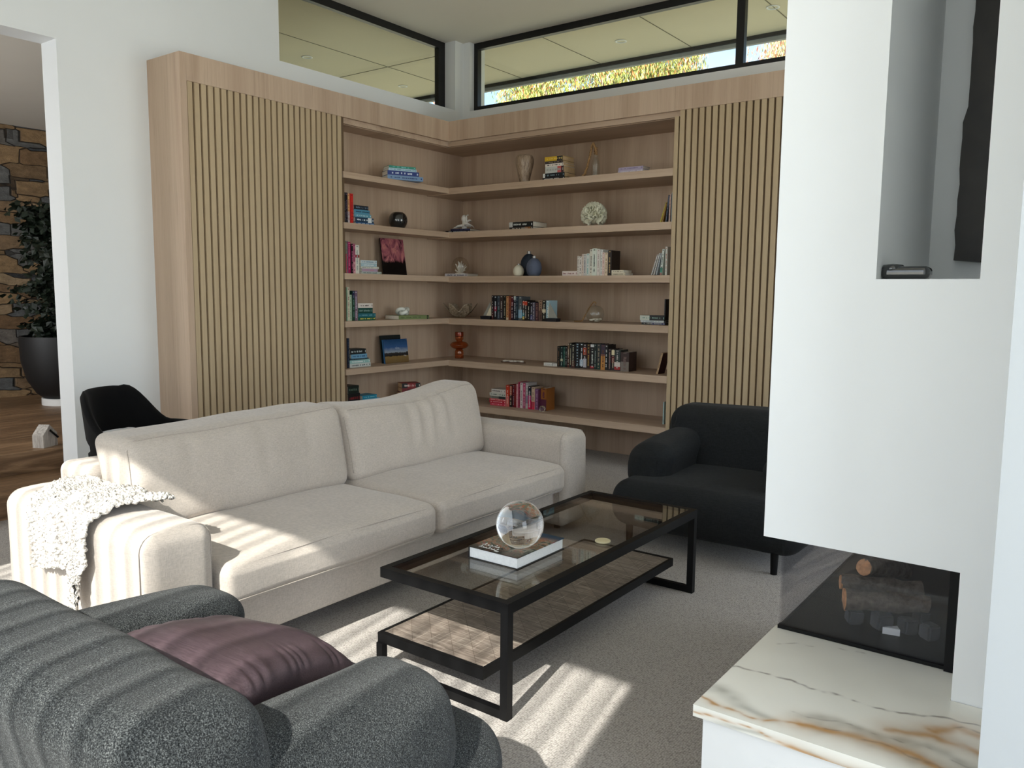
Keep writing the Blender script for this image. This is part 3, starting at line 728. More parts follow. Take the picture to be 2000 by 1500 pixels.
# purple cushion
def cushion():
    bm = nb()
    def fn(q, u):
        e = max(abs(u.x), abs(u.y)); k = math.sqrt(max(0, (1 - abs(u.x) ** 2.6) * (1 - abs(u.y) ** 2.6)))
        th = .105 * k ** .7 + .003
        pull = 1 - .06 * (1 - abs(u.x * u.y))
        x, y = u.x * .245 * (pull if abs(u.x) > abs(u.y) else 1), u.y * .245 * (pull if abs(u.y) >= abs(u.x) else 1)
        # gathers that run in from the side seams
        g = .0045 * math.sin(u.y * 27 + 9 * noise.noise(Vector((u.y * 3, 0, 0)))) * smooth((abs(u.x) - .55) / .35) * (1 - smooth((abs(u.x) - .93) / .07))
        g += .003 * math.sin(u.x * 30) * smooth((abs(u.y) - .7) / .3) * (1 - smooth((abs(u.y) - .94) / .06))
        z = (1 if u.z > 0 else -1 if u.z < 0 else 0) * (th + g)
        if abs(u.z) < .999: z = u.z * (th + g)
        return Vector((x, y, z + .05 * noise.noise(Vector((u.x * 1.3, u.y * 1.3, 4))) * k * .3))
    rbox(bm, (0, 0, 0), (.25, .25, .03), .012, (60, 60, 1), 2, fn)
    o = link('cushion', bm, M['satin'], smooth=True)
    o.location = (3.765, -5.43, .505); o.rotation_euler = (math.radians(-14), math.radians(3), math.radians(12))
    tag(o, 'plump purple satin cushion lying on the grey boucle armchair', 'cushion')
cushion()

# ------------------------------------------------------------------ coffee table
TX0, TX1, TY0, TY1, TH = 3.350, 3.975, -4.478, -2.895, .430
tb = thing('coffee_table', 'black metal coffee table with tinted glass top and grey parquet shelf below', 'coffee table')
w = .032
bm = nb(); box(bm, TX0, TX1, TY0, TY0 + w, TH - .04, TH); box(bm, TX0, TX1, TY1 - w, TY1, TH - .04, TH)
box(bm, TX0, TX0 + w, TY0 + w, TY1 - w, TH - .04, TH); box(bm, TX1 - w, TX1, TY0 + w, TY1 - w, TH - .04, TH); link('top_frame', bm, M['black'], tb)
link('glass_top', bx(TX0 + w - .004, TX1 - w + .004, TY0 + w - .004, TY1 - w + .004, TH - .009, TH - .001), M['glass_table'], tb)
LX0, LX1 = 3.322, 3.857; LZ = .155
bm = nb(); box(bm, LX0, LX1, TY0 + .01, TY0 + .01 + .022, LZ - .04, LZ); box(bm, LX0, LX1, TY1 - .032, TY1 - .01, LZ - .04, LZ)
box(bm, LX0, LX0 + .014, TY0 + .03, TY1 - .03, LZ - .04, LZ); box(bm, LX1 - .014, LX1, TY0 + .03, TY1 - .03, LZ - .04, LZ); link('shelf_frame', bm, M['black'], tb)
link('shelf_board', bx(LX0 + .013, LX1 - .013, TY0 + .03, TY1 - .03, LZ - .03, LZ - .002), M['parquet'], tb)
for y0 in (TY0, TY1 - w):
    link('leg', bx(TX1 - w, TX1, y0, y0 + w, .0, TH - .04), M['black'], tb)
    link('leg', bx(LX0, LX0 + w, y0 + .002, y0 + w - .002, .0, LZ - .04), M['black'], tb)
    link('foot_rail', bx(LX0 + w, TX1 - w, y0 + .002, y0 + w - .002, .0, .032), M['black'], tb)

# big picture book, crystal ball, coaster
t = NT('cover_photo'); v = t.coords((1, 1, 1)); d = t.noise(v, 17, 5, .6, 1.6)
c = t.ramp(d, [(.34, rgb((24, 26, 26))), (.42, rgb((70, 84, 70))), (.48, rgb((168, 166, 150))), (.53, rgb((176, 96, 60))), (.6, rgb((80, 128, 110))), (.7, rgb((190, 64, 84)))])
g = t.new('ShaderNodeSeparateXYZ'); t.l.new(v, g.inputs[0])
m = t.ramp(t.math('MULTIPLY', t.math('ADD', g.outputs['Y'], .03), 5.5), [(0, (0, 0, 0, 1)), (.35, (.25, .25, .25, 1)), (.6, (1, 1, 1, 1))])
blue = t.ramp(t.math('MULTIPLY', t.math('SUBTRACT', g.outputs['Y'], .245), 18), [(0, (0, 0, 0, 1)), (1, (1, 1, 1, 1))])
c = t.mix(m, rgb((20, 20, 21)), c); c = t.mix(blue, c, rgb((28, 62, 88)))
t.color(c).set(Roughness=.3, Specular_IOR_Level=.5); coverpic = t.m
bk = thing('picture_book', 'thick hardback with dark food-photo cover, lying on the glass coffee table', 'book', (3.545, -4.173, TH))
BW, BL, BH = .247, .332, .047
bm = nb(); box(bm, 0, BW, 0, BL, BH - .003, BH); link('cover', bm, coverpic, bk)
bm = nb(); box(bm, 0, BW, 0, BL, 0, .003); box(bm, 0, .004, 0, BL, .003, BH - .003); link('cover', bm, plain('book_black_board', (22, 23, 25), .4), bk)
bm = nb(); box(bm, .004, BW - .005, .004, BL - .004, .003, BH - .003); link('page_block', bm, plain('white_page_block', (236, 238, 238), .8, var=.05, scale=120), bk)
# two lines of white handwriting and a small line under it on the cover
def script(bm, x, y, n, h, rnd):
    pts = []
    for k in range(n * 8):
        a = k / 8 * 2 * PI; j = k // 8
        hh = h * (1.0 if (j % 3 == 0) else .55)
        pts.append((x + k * h * .085 + .22 * h * math.sin(a), y + hh * .5 * (1 - math.cos(a)), BH + .0004))
    tube(bm, pts, .0008, 4)
bm = nb(); script(bm, .03, .052, 5, .026, None); script(bm, .035, .022, 7, .020, None); script(bm, .12, .012, 4, .008, None); link('title', bm, plain('white_ink', (235, 235, 230), .6), bk)
bm = nb(); bmesh.ops.create_uvsphere(bm, u_segments=64, v_segments=40, radius=.0965)
o = link('crystal_ball', bm, M['crystal'], smooth=True); o.location = (3.722, -4.062, TH + BH + .0968)
tag(o, 'large clear crystal ball resting on the picture book', 'glass ball')
bm = nb(); lathe(bm, [(.032, 0), (.034, .002), (.034, .006), (.032, .008)], 36)
o = link('coaster', bm, plain('cream_resin', (206, 196, 158), .5), smooth=True, auto=40); o.location = (3.872, -3.655, TH); tag(o, 'small round cream coaster lying on the coffee table glass', 'coaster')

# ------------------------------------------------------------------ black dining chair behind the sofa
ch = thing('dining_chair', 'black upholstered tub chair with a slot in its back, behind the beige sofa', 'chair', (.76, -3.99, 0), math.radians(27))
bm = nb(); R0 = .275
def shellpt(a, z, off):
    # a: -1..1 round the back from one arm tip to the other, chair faces +x
    th = PI + a * 2.0
    r = (R0 + .035 * (z - .45) / .4) + off
    return Vector((r * math.cos(th) * .95, r * math.sin(th) * 1.02, z))
NA, NZ = 40, 14; G = {}
def top(a):
    b = abs(a); return .885 - .235 * smooth((b - .30) / .45) - .012 * (b < .3) * (b / .3) ** 4
for side, off in ((0, 0.0), (1, .045)):
    for i in range(NA + 1):
        a = -1 + 2 * i / NA
        for j in range(NZ + 1):
            z = .40 + (top(a) - .40) * j / NZ
            k = 1 - abs(2 * side - 1) * 0
            e = .02 * (1 if j == NZ else 0)
            G[side, i, j] = bm.verts.new(shellpt(a, z, off + (e if side == 0 else -e)))
def hole(i, j): return abs(-1 + 2 * (i + .5) / NA) < .5 and 3 <= j < 6
for i in range(NA):
    for j in range(NZ):
        if hole(i, j):
            continue
        bm.faces.new([G[0, i, j], G[0, i + 1, j], G[0, i + 1, j + 1], G[0, i, j + 1]]); bm.faces.new([G[1, i, j], G[1, i, j + 1], G[1, i + 1, j + 1], G[1, i + 1, j]])
bes = [e for e in bm.edges if e.is_boundary]
lut = {}
for (s, i, j), v in G.items(): lut[v] = (s, i, j)
done = set()
for e in bes:
    a, b = lut[e.verts[0]], lut[e.verts[1]]
    key = frozenset((a[1:], b[1:]))
    if key in done: continue
    done.add(key)
    try: bm.faces.new([G[(0,) + a[1:]], G[(0,) + b[1:]], G[(1,) + b[1:]], G[(1,) + a[1:]]])
    except ValueError: pass
link('backrest', bm, M['velvet'], ch, smooth=True, auto=60)
bm = nb(); rbox(bm, (.04, 0, .42), (.27, .26, .055), .05, (8, 8, 2), 4); link('seat', bm, M['velvet'], ch, smooth=True)
for x in (-.18, .22):
    for y in (-.2, .2):
        bm = nb(); tube(bm, [(x * 1.1, y * 1.1, 0), (x, y, .38)], [.010, .014], 10); link('leg', bm, M['black'], ch, smooth=True)

# ------------------------------------------------------------------ hall: planter with a small tree, house-shaped block
pl = thing('potted_tree', 'leafy dark tree in a tall black tapered pot, against the stone wall in the hall', 'potted plant', (-3.05, -2.72, .32))
bm = nb(); lathe(bm, [(.22, 0), (.22, .07), (.2, .07)], 32); link('stand', bm, M['white'], pl, smooth=True, auto=40)
bm = nb(); lathe(bm, [(.20, .071), (.26, .12), (.34, .26), (.385, .45), (.395, .66), (.39, .70), (.37, .70), (.36, .62), (0, .61)], 40); link('pot', bm, plain('matt_black_pot', (20, 21, 23), .55), pl, smooth=True, auto=50)
bm = nb(); rnd = random.Random(11); tips = []
for k in range(5):
    a = rnd.uniform(0, 6.28); p = [Vector((.05 * math.cos(a), .05 * math.sin(a), .6))]
    for j in range(7): p.append(p[-1] + Vector((rnd.uniform(-.04, .04) + .035 * math.cos(a), rnd.uniform(-.04, .04) + .035 * math.sin(a), .19)))
    tube(bm, p, [.014 - .0015 * j for j in range(8)], 7); tips += p[1:]
link('stems', bm, plain('tree_bark', (62, 52, 42), .9), pl, smooth=True)
bm = nb()
for p in tips:
    for _ in range(5):
        a = rnd.uniform(0, 6.28); ln = rnd.uniform(.12, .40); q = p + Vector((math.cos(a) * ln, math.sin(a) * ln, rnd.uniform(-.05, .10)))
        tube(bm, [p, (p + q) / 2 + Vector((0, 0, .04)), q], [.004, .003, .002], 4)
        for m_ in range(26):
            c = p.lerp(q, rnd.uniform(.25, 1.05)) + Vector((rnd.uniform(-.06, .06), rnd.uniform(-.06, .06), rnd.uniform(-.07, .05)))
            d = Vector((rnd.uniform(-1, 1), rnd.uniform(-1, 1), rnd.uniform(-.9, .2))).normalized(); s = d.orthogonal().normalized(); L_ = rnd.uniform(.06, .10); w_ = L_ * .36
            up = d.cross(s) * .008
            vs = [bm.verts.new(c), bm.verts.new(c + d * L_ * .45 + s * w_ + up), bm.verts.new(c + d * L_), bm.verts.new(c + d * L_ * .45 - s * w_ + up)]
            bm.faces.new([vs[0], vs[1], vs[2]]); bm.faces.new([vs[0], vs[2], vs[3]])
link('foliage', bm, plain('dark_leaf', (24, 36, 24), .5, var=.3), pl)
t = NT('weathered_block'); n = t.noise(t.coords((1, 1, .1)), 60, 4, .7); t.color(t.ramp(n, [(.35, rgb((150, 142, 134))), (.65, rgb((206, 200, 192)))])).set(Roughness=.9); pale = t.m
bk2 = thing('house_block', 'small pale wooden house-shaped block standing on the hall floor by the opening', 'ornament', (-.84, -3.93, .32), math.radians(28))
PR = Matrix(((0, 0, 1, 0), (1, 0, 0, 0), (0, 1, 0, 0), (0, 0, 0, 1)))
bm = nb(); prism(bm, [(-.075, 0), (.075, 0), (.075, .095), (0, .165), (-.075, .095)], 0, .09, M=PR); link('body', bm, pale, bk2)
bm = nb(); tube(bm, [(.094, -.005, .125), (.095, .075, .06)], .008, 8); link('slot', bm, M['black'], bk2)

# ------------------------------------------------------------------ gum trees beyond the eaves
def gum(name, label, cx, cy, cz, rx, ry, rz, n, seed, tones, trunk):
    rnd = random.Random(seed); e = thing('gum_tree', label, 'tree', (0, 0, 0), group=None)
    V, F, MI = [], [], []
    cl = [(Vector((cx + rnd.uniform(-1, 1) * rx, cy + rnd.uniform(-1, 1) * ry, cz + rnd.uniform(-1, 1) * rz)), rnd.uniform(.35, .8)) for _ in range(int(n / 420))]
    for k in range(n):
        c, r = cl[rnd.randrange(len(cl))]
        d = Vector((rnd.gauss(0, 1), rnd.gauss(0, 1), rnd.gauss(0, 1))).normalized() * r * rnd.random() ** .4; p = c + d
        a = Vector((rnd.uniform(-.5, .5), rnd.uniform(-.5, .5), -1)).normalized(); s = a.cross(Vector((rnd.uniform(-1, 1), rnd.uniform(-1, 1), .1))).normalized()
        L = rnd.uniform(.08, .15); w = .012; i = len(V)
        V += [p, p + a * L * .5 + s * w, p + a * L, p + a * L * .5 - s * w]; F.append((i, i + 1, i + 2, i + 3)); MI.append(rnd.choices(range(len(tones)), [t[1] for t in tones])[0])
    me = bpy.data.meshes.new('foliage'); me.from_pydata([tuple(v) for v in V], [], F)
    for t in tones: me.materials.append(plain(t[2], t[0], .5, var=.2))
    me.polygons.foreach_set('material_index', MI)
    o = bpy.data.objects.new('foliage', me); COL.objects.link(o); o.parent = e
    bm = nb(); tube(bm, [(trunk[0], trunk[1], -.3), (trunk[0] + .1, trunk[1], 2.2), (cx, cy, cz - .2)], [.24, .18, .08], 10)
    for c, r in cl[:14]: tube(bm, [(trunk[0] + .05, trunk[1], 2.6), ((trunk[0] + c.x) / 2, (trunk[1] + c.y) / 2, (2.6 + c.z) / 2 + .4), tuple(c)], [.09, .05, .015], 6)
    link('trunk', bm, plain('gum_bark', (176, 160, 140), .9), e, smooth=True)
TN = [((186, 184, 92), 5, 'leaf_yellow_green'), ((116, 132, 66), 5, 'leaf_olive'), ((220, 214, 150), 2, 'leaf_pale'), ((196, 120, 76), 2, 'leaf_rust')]
gum('gum', 'sunlit yellow-green gum tree seen through the wide high window', -4.9, 10.5, 6.0, 2.7, 1.0, 1.6, 60000, 3, TN, (-5.0, 10.8))
gum('gum', 'reddish sparse gum tree seen in the small window beyond the black mullion', 1.2, 11.0, 6.3, 1.7, .8, 1.5, 16000, 9, [((206, 196, 150), 3, 'leaf_pale_b'), ((176, 112, 84), 3, 'leaf_rust_b'), ((140, 150, 96), 2, 'leaf_olive_b')], (1.4, 11.3))
gum('gum', 'orange-tinged gum tree showing in the lower corner of the side high window', -11.5, 11.0, 6.0, 2.6, .8, 1.8, 11000, 21, [((226, 196, 120), 4, 'leaf_straw'), ((206, 120, 70), 2, 'leaf_orange'), ((160, 160, 84), 2, 'leaf_olive_c')], (-11.5, 11.4))

# ------------------------------------------------------------------ books
_bm = {}
def bmat(c, rough=.45):
    k = tuple(c)
    if k not in _bm:
        m = bpy.data.materials.new('book_cover'); m.use_nodes = True; b = m.node_tree.nodes['Principled BSDF']
        b.inputs['Base Color'].default_value = rgb(k); b.inputs['Roughness'].default_value = rough; b.inputs['Specular IOR Level'].default_value = .35; _bm[k] = m
    return _bm[k]
def book(loc, rz, L, D, T, cov, ink, label, group, upright=True, lean=0.0, bands=(), pages=None, marks=True, seed=0, name='book', face=None):
    """spine on the local -y side; upright: thickness along x, height up; lying: length along x, thickness up"""
    rnd = random.Random(seed * 77 + 5); bm = nb(); c = .0016; e = .004
    def B(x0, x1, y0, y1, z0, z1, mi):                       # x: along the book's length, z: across its thickness (lying frame)
        if upright: box(bm, z0, z1, y0, y1, x0, x1, mi)
        else: box(bm, x0, x1, y0, y1, z0, z1, mi)
    B(0, L, 0, D, 0, c, 0); B(0, L, 0, D, T - c, T, 0); B(0, L, 0, c, c, T - c, 0); B(e, L - e, c, D - e, c, T - c, 1)
    mats = [bmat(cov), M['paper'] if pages is None else pages, bmat(ink)]
    s = .0006
    for (a, b, col) in bands:                                 # coloured panels of the spine
        mats.append(bmat(col)); B(L * a, L * b, -s, 0, 0.0004, T - .0004, len(mats) - 1)
    if marks:
        a = rnd.uniform(.06, .14); end = rnd.uniform(.72, .9); w = T * rnd.uniform(.28, .46); m0 = (T - w) / 2
        k = 0
        while L * a < L * end:
            ln = rnd.uniform(.016, .05); B(L * a, min(L * (a + ln), L), -s * 2, -s, m0 + rnd.uniform(0, w * .2), m0 + w - rnd.uniform(0, w * .25), 2); a += ln + (.012 if rnd.random() < .75 else .07)
        B(L * .93, L * .965, -s * 2, -s, T * .3, T * .7, 2)
    if face is not None:
        mats.append(face); i = len(mats) - 1
        B(.002, L - .002, .002, D - .002, T, T + .0006, i)
    o = link(name, bm, mats); o.location = loc
    m = Matrix.Rotation(rz, 3, 'Z')
    if lean: m = m @ Matrix.Rotation(lean, 3, 'Y')
    o.rotation_euler = m.to_euler()
    return tag(o, label, 'book', group)
ORD = ['first', 'second', 'third', 'fourth', 'fifth', 'sixth', 'seventh', 'eighth', 'ninth', 'tenth', 'eleventh', 'twelfth', 'thirteenth', 'fourteenth', 'fifteenth', 'sixteenth', 'seventeenth', 'eighteenth', 'nineteenth', 'twentieth']
TAN = M['paper_tan']
def row(wing, f, z, books, where, group, depth=.15, seed=1):
    """upright books; each (px0, px1, pytop, desc, cover, ink, bands[, extra depth])"""
    n = len(books)
    for k, b in enumerate(books):
        px0, px1, pt, desc, cov, ink, bands = b[:7]; d = b[7] if len(b) > 7 else depth
        if wing == 'R':
            p0, p1 = at(px0, pt + 20, y=f), at(px1, pt + 20, y=f); h = at((px0 + px1) / 2, pt, y=f).z - z; w = p1.x - p0.x - .0012
            loc = (p0.x, f + .004 * ((k * 7) % 3), z + .0005); rz = 0
        else:
            p0, p1 = at(px0, pt + 20, x=f), at(px1, pt + 20, x=f); h = at((px0 + px1) / 2, pt, x=f).z - z; w = p1.y - p0.y - .0012
            loc = (f - .004 * ((k * 7) % 3), p0.y, z + .0005); rz = PI / 2
        book(loc, rz, h, d, max(w, .005), cov, ink, '%s, %s from the left %s' % (desc, ORD[k], where) if n > 1 else '%s %s' % (desc, where), group, bands=bands, seed=seed + k, pages=TAN if (k + seed) % 3 == 0 else None)
def stack(wing, f, z, books, group, depth=.15, twist=0.0, seed=1, upto=None):
    """lying books, bottom first; each (px0, px1, py_bottom, py_top, label, cover, ink, bands)"""
    zz = z + .0005
    for k, b in enumerate(books):
        px0, px1, pb, pt, lab, cov, ink, bands = b[:8]; pg = b[8] if len(b) > 8 else None
        pm = (pb + pt) / 2
        if wing == 'R':
            a0, a1 = at(px0, pm, y=f), at(px1, pm, y=f); L = a1.x - a0.x; T = at((px0 + px1) / 2, pt, y=f).z - at((px0 + px1) / 2, pb, y=f).z; loc = Vector((a0.x, f, zz)); rz = 0
        else:
            a0, a1 = at(px0, pm, x=f), at(px1, pm, x=f); L = a1.y - a0.y; T = at((px0 + px1) / 2, pt, x=f).z - at((px0 + px1) / 2, pb, x=f).z; loc = Vector((f, a0.y, zz)); rz = PI / 2
        book(loc, rz + twist, L, depth, T, cov, ink, lab, group, upright=False, bands=bands, seed=seed + k, pages=pg)
        zz += T + .0006
K, WH = (20, 20, 22), (226, 224, 218)
# --- end wing, fourth shelf down: the row between the sailboat bookends
def X4(v): return 940 + v / 11.11
def Y4(v): return 560 + v / 11.11
G4 = 'paperbacks between the sailboat bookends'
W4 = 'between the sailboat bookends'
r4 = [(225, 270, 190, 'black book with red and white marks', (26, 22, 26), (200, 190, 186), [(.0, .3, (70, 30, 30))]),
      (270, 335, 200, 'black book lettered white over crimson', (24, 28, 34), (206, 212, 216), [(.35, .55, (130, 26, 54))]),
      (335, 402, 200, 'slate-grey book', (58, 66, 76), (120, 132, 142), [(.3, .5, (34, 70, 70))]),
      (402, 475, 190, 'dark brown book with pale lettering', (58, 46, 42), (190, 182, 174), [(0, .4, (46, 40, 50))]),
      (475, 530, 190, 'black-green book', (20, 24, 18), (150, 146, 132), []),
      (530, 592, 205, 'tan-orange book', (190, 140, 96), (120, 78, 50), [(0, .1, (210, 190, 160))]),
      (592, 640, 200, 'rust-brown book', (124, 62, 42), (60, 30, 24), []),
      (640, 692, 210, 'dark plum book', (44, 26, 38), (200, 180, 180), [(.6, .95, (84, 26, 34))]),
      (692, 746, 205, 'navy book with a white top', (24, 32, 46), (206, 212, 216), [(.85, 1, (190, 204, 200))]),
      (746, 800, 210, 'blue-black book', (26, 42, 54), (110, 130, 142), []),
      (800, 885, 215, 'grey-blue book with a pale blue foot', (78, 84, 88), (170, 176, 178), [(.1, .45, (130, 166, 190))]),
      (885, 935, 292, 'black book, orange top and teal foot', (22, 24, 28), (226, 226, 216), [(.75, .95, (190, 76, 48)), (.05, .2, (200, 176, 90)), (.2, .38, (60, 150, 170))]),
      (935, 1000, 297, 'black book with a red and yellow top', (24, 20, 20), (200, 190, 180), [(.75, .95, (186, 62, 40))]),
      (1000, 1046, 322, 'black book with a thin white title', (20, 20, 22), (206, 200, 186), []),
      (1046, 1110, 342, 'black book with indigo foot', (22, 22, 30), (170, 172, 186), [(.05, .3, (56, 58, 104))]),
      (1110, 1166, 342, 'grey-violet book', (86, 82, 98), (190, 186, 190), []),
      (1166, 1236, 352, 'maroon-brown book', (74, 46, 50), (140, 104, 96), []),
      (1236, 1322, 292, 'beige-brown book', (150, 122, 100), (70, 44, 40), [(0, .5, (96, 74, 66))]),
      (1322, 1400, 302, 'black book with a cream label', (20, 24, 22), (226, 214, 190), [(.42, .58, (214, 200, 172))]),
      (1400, 1474, 300, 'thick light blue book', (156, 184, 194), (226, 232, 232), [])]
row('R', -.50, SZ[3], [(X4(a), X4(b), Y4(c), d, e, f, g) for a, b, c, d, e, f, g in r4], W4, G4, depth=.13, seed=10)
def bookend(x, y, flip, label):
    e = thing('bookend', label, 'bookend', (x, y, SZ[3]), PI if flip else 0, 'sailboat bookends')
    bm = nb(); prism(bm, [(-.055, .0), (.055, .0), (.062, .03), (-.062, .03)], -.035, .035, M=Matrix(((1, 0, 0, 0), (0, 0, -1, 0), (0, 1, 0, 0), (0, 0, 0, 1)))); link('hull', bm, bmat((16, 18, 26)), e)
    P = Matrix(((1, 0, 0, 0), (0, 0, -1, 0), (0, 1, 0, 0), (0, 0, 0, 1)))
    bm = nb(); prism(bm, [(-.052, .034), (.008, .034), (-.048, .135)], -.006, .002, M=P); link('sail', bm, bmat((226, 216, 190)), e)
    bm = nb(); prism(bm, [(-.038, .034), (.058, .034), (-.030, .17)], .008, .014, M=P); link('sail', bm, bmat((150, 150, 142)), e)
bookend(at(947, 622, y=-.47).x + .03, -.47, True, 'sailboat bookend at the corner end of the row, its pale sail half hidden')
bookend(at(1068, 622, y=-.52).x + .062, -.515, False, 'sailboat bookend with cream and grey sails, standing against the light blue book')
# --- end wing, fifth shelf: the dark thrillers
def X5(v): return 1060 + v / 7.692
def Y5(v): return 650 + v / 7.692
r5 = [(218, 262, 203, 'black-brown book with a green tint', (32, 32, 28), (120, 90, 70), []), (262, 300, 210, 'dark teal book', (28, 44, 44), (170, 190, 180), [(.28, .4, (190, 190, 160))]),
      (300, 336, 213, 'bottle-green book', (24, 74, 64), (120, 150, 138), []), (336, 370, 210, 'black book with grey dots', (28, 28, 30), (150, 150, 146), []),
      (370, 396, 153, 'narrow tan and white book', (120, 96, 76), (206, 200, 190), [(0, .5, (80, 40, 34))]), (396, 430, 155, 'black book with cream marks', (34, 34, 32), (206, 200, 170), []),
      (430, 486, 172, 'black book with a big cream title', (26, 26, 26), (186, 182, 160), [(0, .3, (70, 40, 34))]), (486, 550, 155, 'black book lettered ice blue', (24, 26, 30), (150, 176, 190), []),
      (550, 606, 158, 'black book with bold white and blue lettering', (22, 24, 28), (216, 222, 230), [(.1, .35, (170, 190, 206))]), (606, 660, 168, 'black book, rust-red top and white foot', (34, 26, 26), (206, 200, 200), [(.55, .85, (156, 66, 44)), (.05, .4, (176, 176, 186))]),
      (660, 710, 168, 'dark book with gold and maroon', (50, 32, 22), (170, 140, 70), [(.4, .6, (60, 20, 24))]), (710, 770, 170, 'black book with white top and red dot', (22, 22, 24), (200, 206, 200), [(.88, .98, (220, 220, 220)), (.03, .12, (170, 40, 50))]),
      (770, 810, 168, 'thin black and green book', (26, 40, 36), (130, 140, 136), []), (810, 866, 170, 'dark grey book', (48, 50, 50), (150, 136, 110), [(0, .25, (30, 60, 50))]),
      (866, 936, 178, 'book fading from purple to orange', (62, 48, 66), (100, 60, 30), [(0, .55, (190, 132, 66)), (.55, .62, (130, 84, 70))]), (936, 980, 182, 'black book with a slim white title', (18, 18, 20), (200, 200, 196), []),
      (980, 1026, 242, 'short black book with a pink mark', (28, 24, 26), (150, 120, 116), []), (1026, 1076, 246, 'short book, cream above dark red', (40, 22, 26), (220, 210, 180), [(.72, .95, (226, 214, 176)), (.35, .65, (96, 26, 30))]),
      (1076, 1166, 258, 'short black book with white and red foot', (40, 50, 48), (190, 186, 180), [(.2, .42, (206, 196, 190)), (.05, .2, (150, 40, 40))]), (1166, 1292, 292, 'thick short dark brown book', (54, 36, 32), (110, 90, 84), [(.0, .5, (120, 112, 104))])]
row('R', -.43, SZ[4], [(X5(a), X5(b), Y5(c), d, e, f, g) for a, b, c, d, e, f, g in r5], 'in the dark row', 'dark paperbacks on the fifth shelf', depth=.14, seed=40)
stack('R', -.43, SZ[4], [(1062, 1078, 714, 708, 'small white book lying flat at the outer end beside the dark row', (222, 220, 214), (190, 188, 184), [])], 'small white books lying flat', .10, seed=70)
stack('R', -.43, SZ[4], [(1079, 1088, 715, 709.5, 'small white book lying flat between its twin and the dark row', (226, 224, 218), (190, 188, 184), [])], 'small white books lying flat', .10, seed=71)
p = at(1282, 732, y=-.46)
book((p.x - .004, -.46, SZ[4] + .0045), 0, .185, .13, .016, (176, 146, 110), (120, 90, 60), 'tan-edged book leaning against the side panel at the far end of the fifth shelf', None, lean=math.radians(14), bands=[], face=bmat((58, 26, 30)), seed=72)
# --- end wing, sixth shelf: pinks and reds
def X6(v): return 940 + v / 13.333
def Y6(v): return 730 + v / 13.333
r6 = [(640, 728, 300, 'orange-red book', (196, 62, 40), (230, 190, 170), [(0, .5, (206, 110, 104))]), (728, 800, 300, 'dark book, tan above black', (30, 18, 22), (220, 190, 160), [(.55, .95, (150, 62, 50))]),
      (800, 860, 285, 'dark maroon book', (90, 20, 34), (180, 150, 160), []), (860, 906, 272, 'deep red book', (122, 24, 34), (160, 90, 70), []), (906, 950, 268, 'pale pink book', (206, 150, 156), (240, 210, 210), []),
      (950, 1012, 220, 'tall rose book', (178, 62, 92), (120, 26, 50), []), (1012, 1080, 236, 'white book', (220, 206, 206), (120, 110, 110), []), (1080, 1142, 250, 'bright pink book', (190, 76, 112), (230, 180, 196), [(0, .4, (170, 90, 120))]),
      (1142, 1216, 242, 'light grey book', (196, 190, 190), (140, 130, 140), [(.2, .5, (150, 140, 160))]), (1216, 1300, 330, 'book, black above magenta', (28, 30, 44), (220, 200, 210), [(0, .4, (200, 30, 84)), (.4, .6, (190, 60, 120))]),
      (1300, 1386, 356, 'beige and pink book', (206, 180, 156), (130, 90, 80), [(0, .35, (214, 50, 84))]), (1386, 1482, 404, 'purple book', (128, 84, 122), (170, 130, 160), []),
      (1482, 1545, 420, 'dark plum book', (84, 30, 58), (60, 20, 40), []), (1545, 1690, 378, 'orange-brown book', (150, 92, 40), (90, 40, 60), [(0, .5, (90, 40, 66))])]
row('R', -.40, SZ[5], [(X6(a), X6(b), Y6(c), d, e, f, g) for a, b, c, d, e, f, g in r6], 'in the pink row', 'pink and red books on the sixth shelf', depth=.14, seed=90)
stack('R', -.41, SZ[5], [(X6(230), X6(632), Y6(770), Y6(705), 'red book lying flat, bottom of the stack beside the pink row', (200, 60, 80), (240, 180, 190), []), (X6(212), X6(632), Y6(705), Y6(645), 'crimson book lying flat, second from the bottom of the stack beside the pink row', (186, 30, 54), (240, 200, 200), []),
      (X6(215), X6(632), Y6(645), Y6(595), 'pinkish red book lying flat, third from the bottom of the stack beside the pink row', (206, 92, 96), (240, 220, 220), []), (X6(240), X6(632), Y6(595), Y6(530), 'dark green and grey book lying flat in the stack beside the pink row', (130, 130, 120), (60, 60, 60), [(.55, 1, (36, 50, 50))]),
      (X6(216), X6(632), Y6(530), Y6(445), 'white book second from the top of the stack beside the pink row', (206, 206, 196), (90, 110, 100), []), (X6(266), X6(632), Y6(445), Y6(350), 'white book on top of the stack beside the pink row', (214, 208, 200), (130, 124, 120), [])], 'books stacked beside the pink row', .14, seed=110)
e = thing('glass_ornament', 'small clear glass ring ornament in front of the orange-brown book', 'ornament', (at(1060, 790, y=-.47).x, -.47, SZ[5]))
bm = nb(); bmesh.ops.create_uvsphere(bm, u_segments=28, v_segments=18, radius=.030)
for v in bm.verts: v.co.y *= .6; v.co.z += .031
link('ball', bm, M['crystal'], e, smooth=True); bm = nb(); tube(bm, [(.028 * math.cos(a), -.019, .031 + .026 * math.sin(a)) for a in [k * PI / 10 for k in range(21)]], .003, 6); link('rim', bm, M['knot_glass'], e, smooth=True)
p = at(1294, 828, y=-.40)
book((p.x, -.40, SZ[5] + .0005), 0, .19, .15, .010, (178, 206, 206), (150, 180, 180), 'slim pale aqua book standing alone against the side panel on the sixth shelf', None, seed=120)
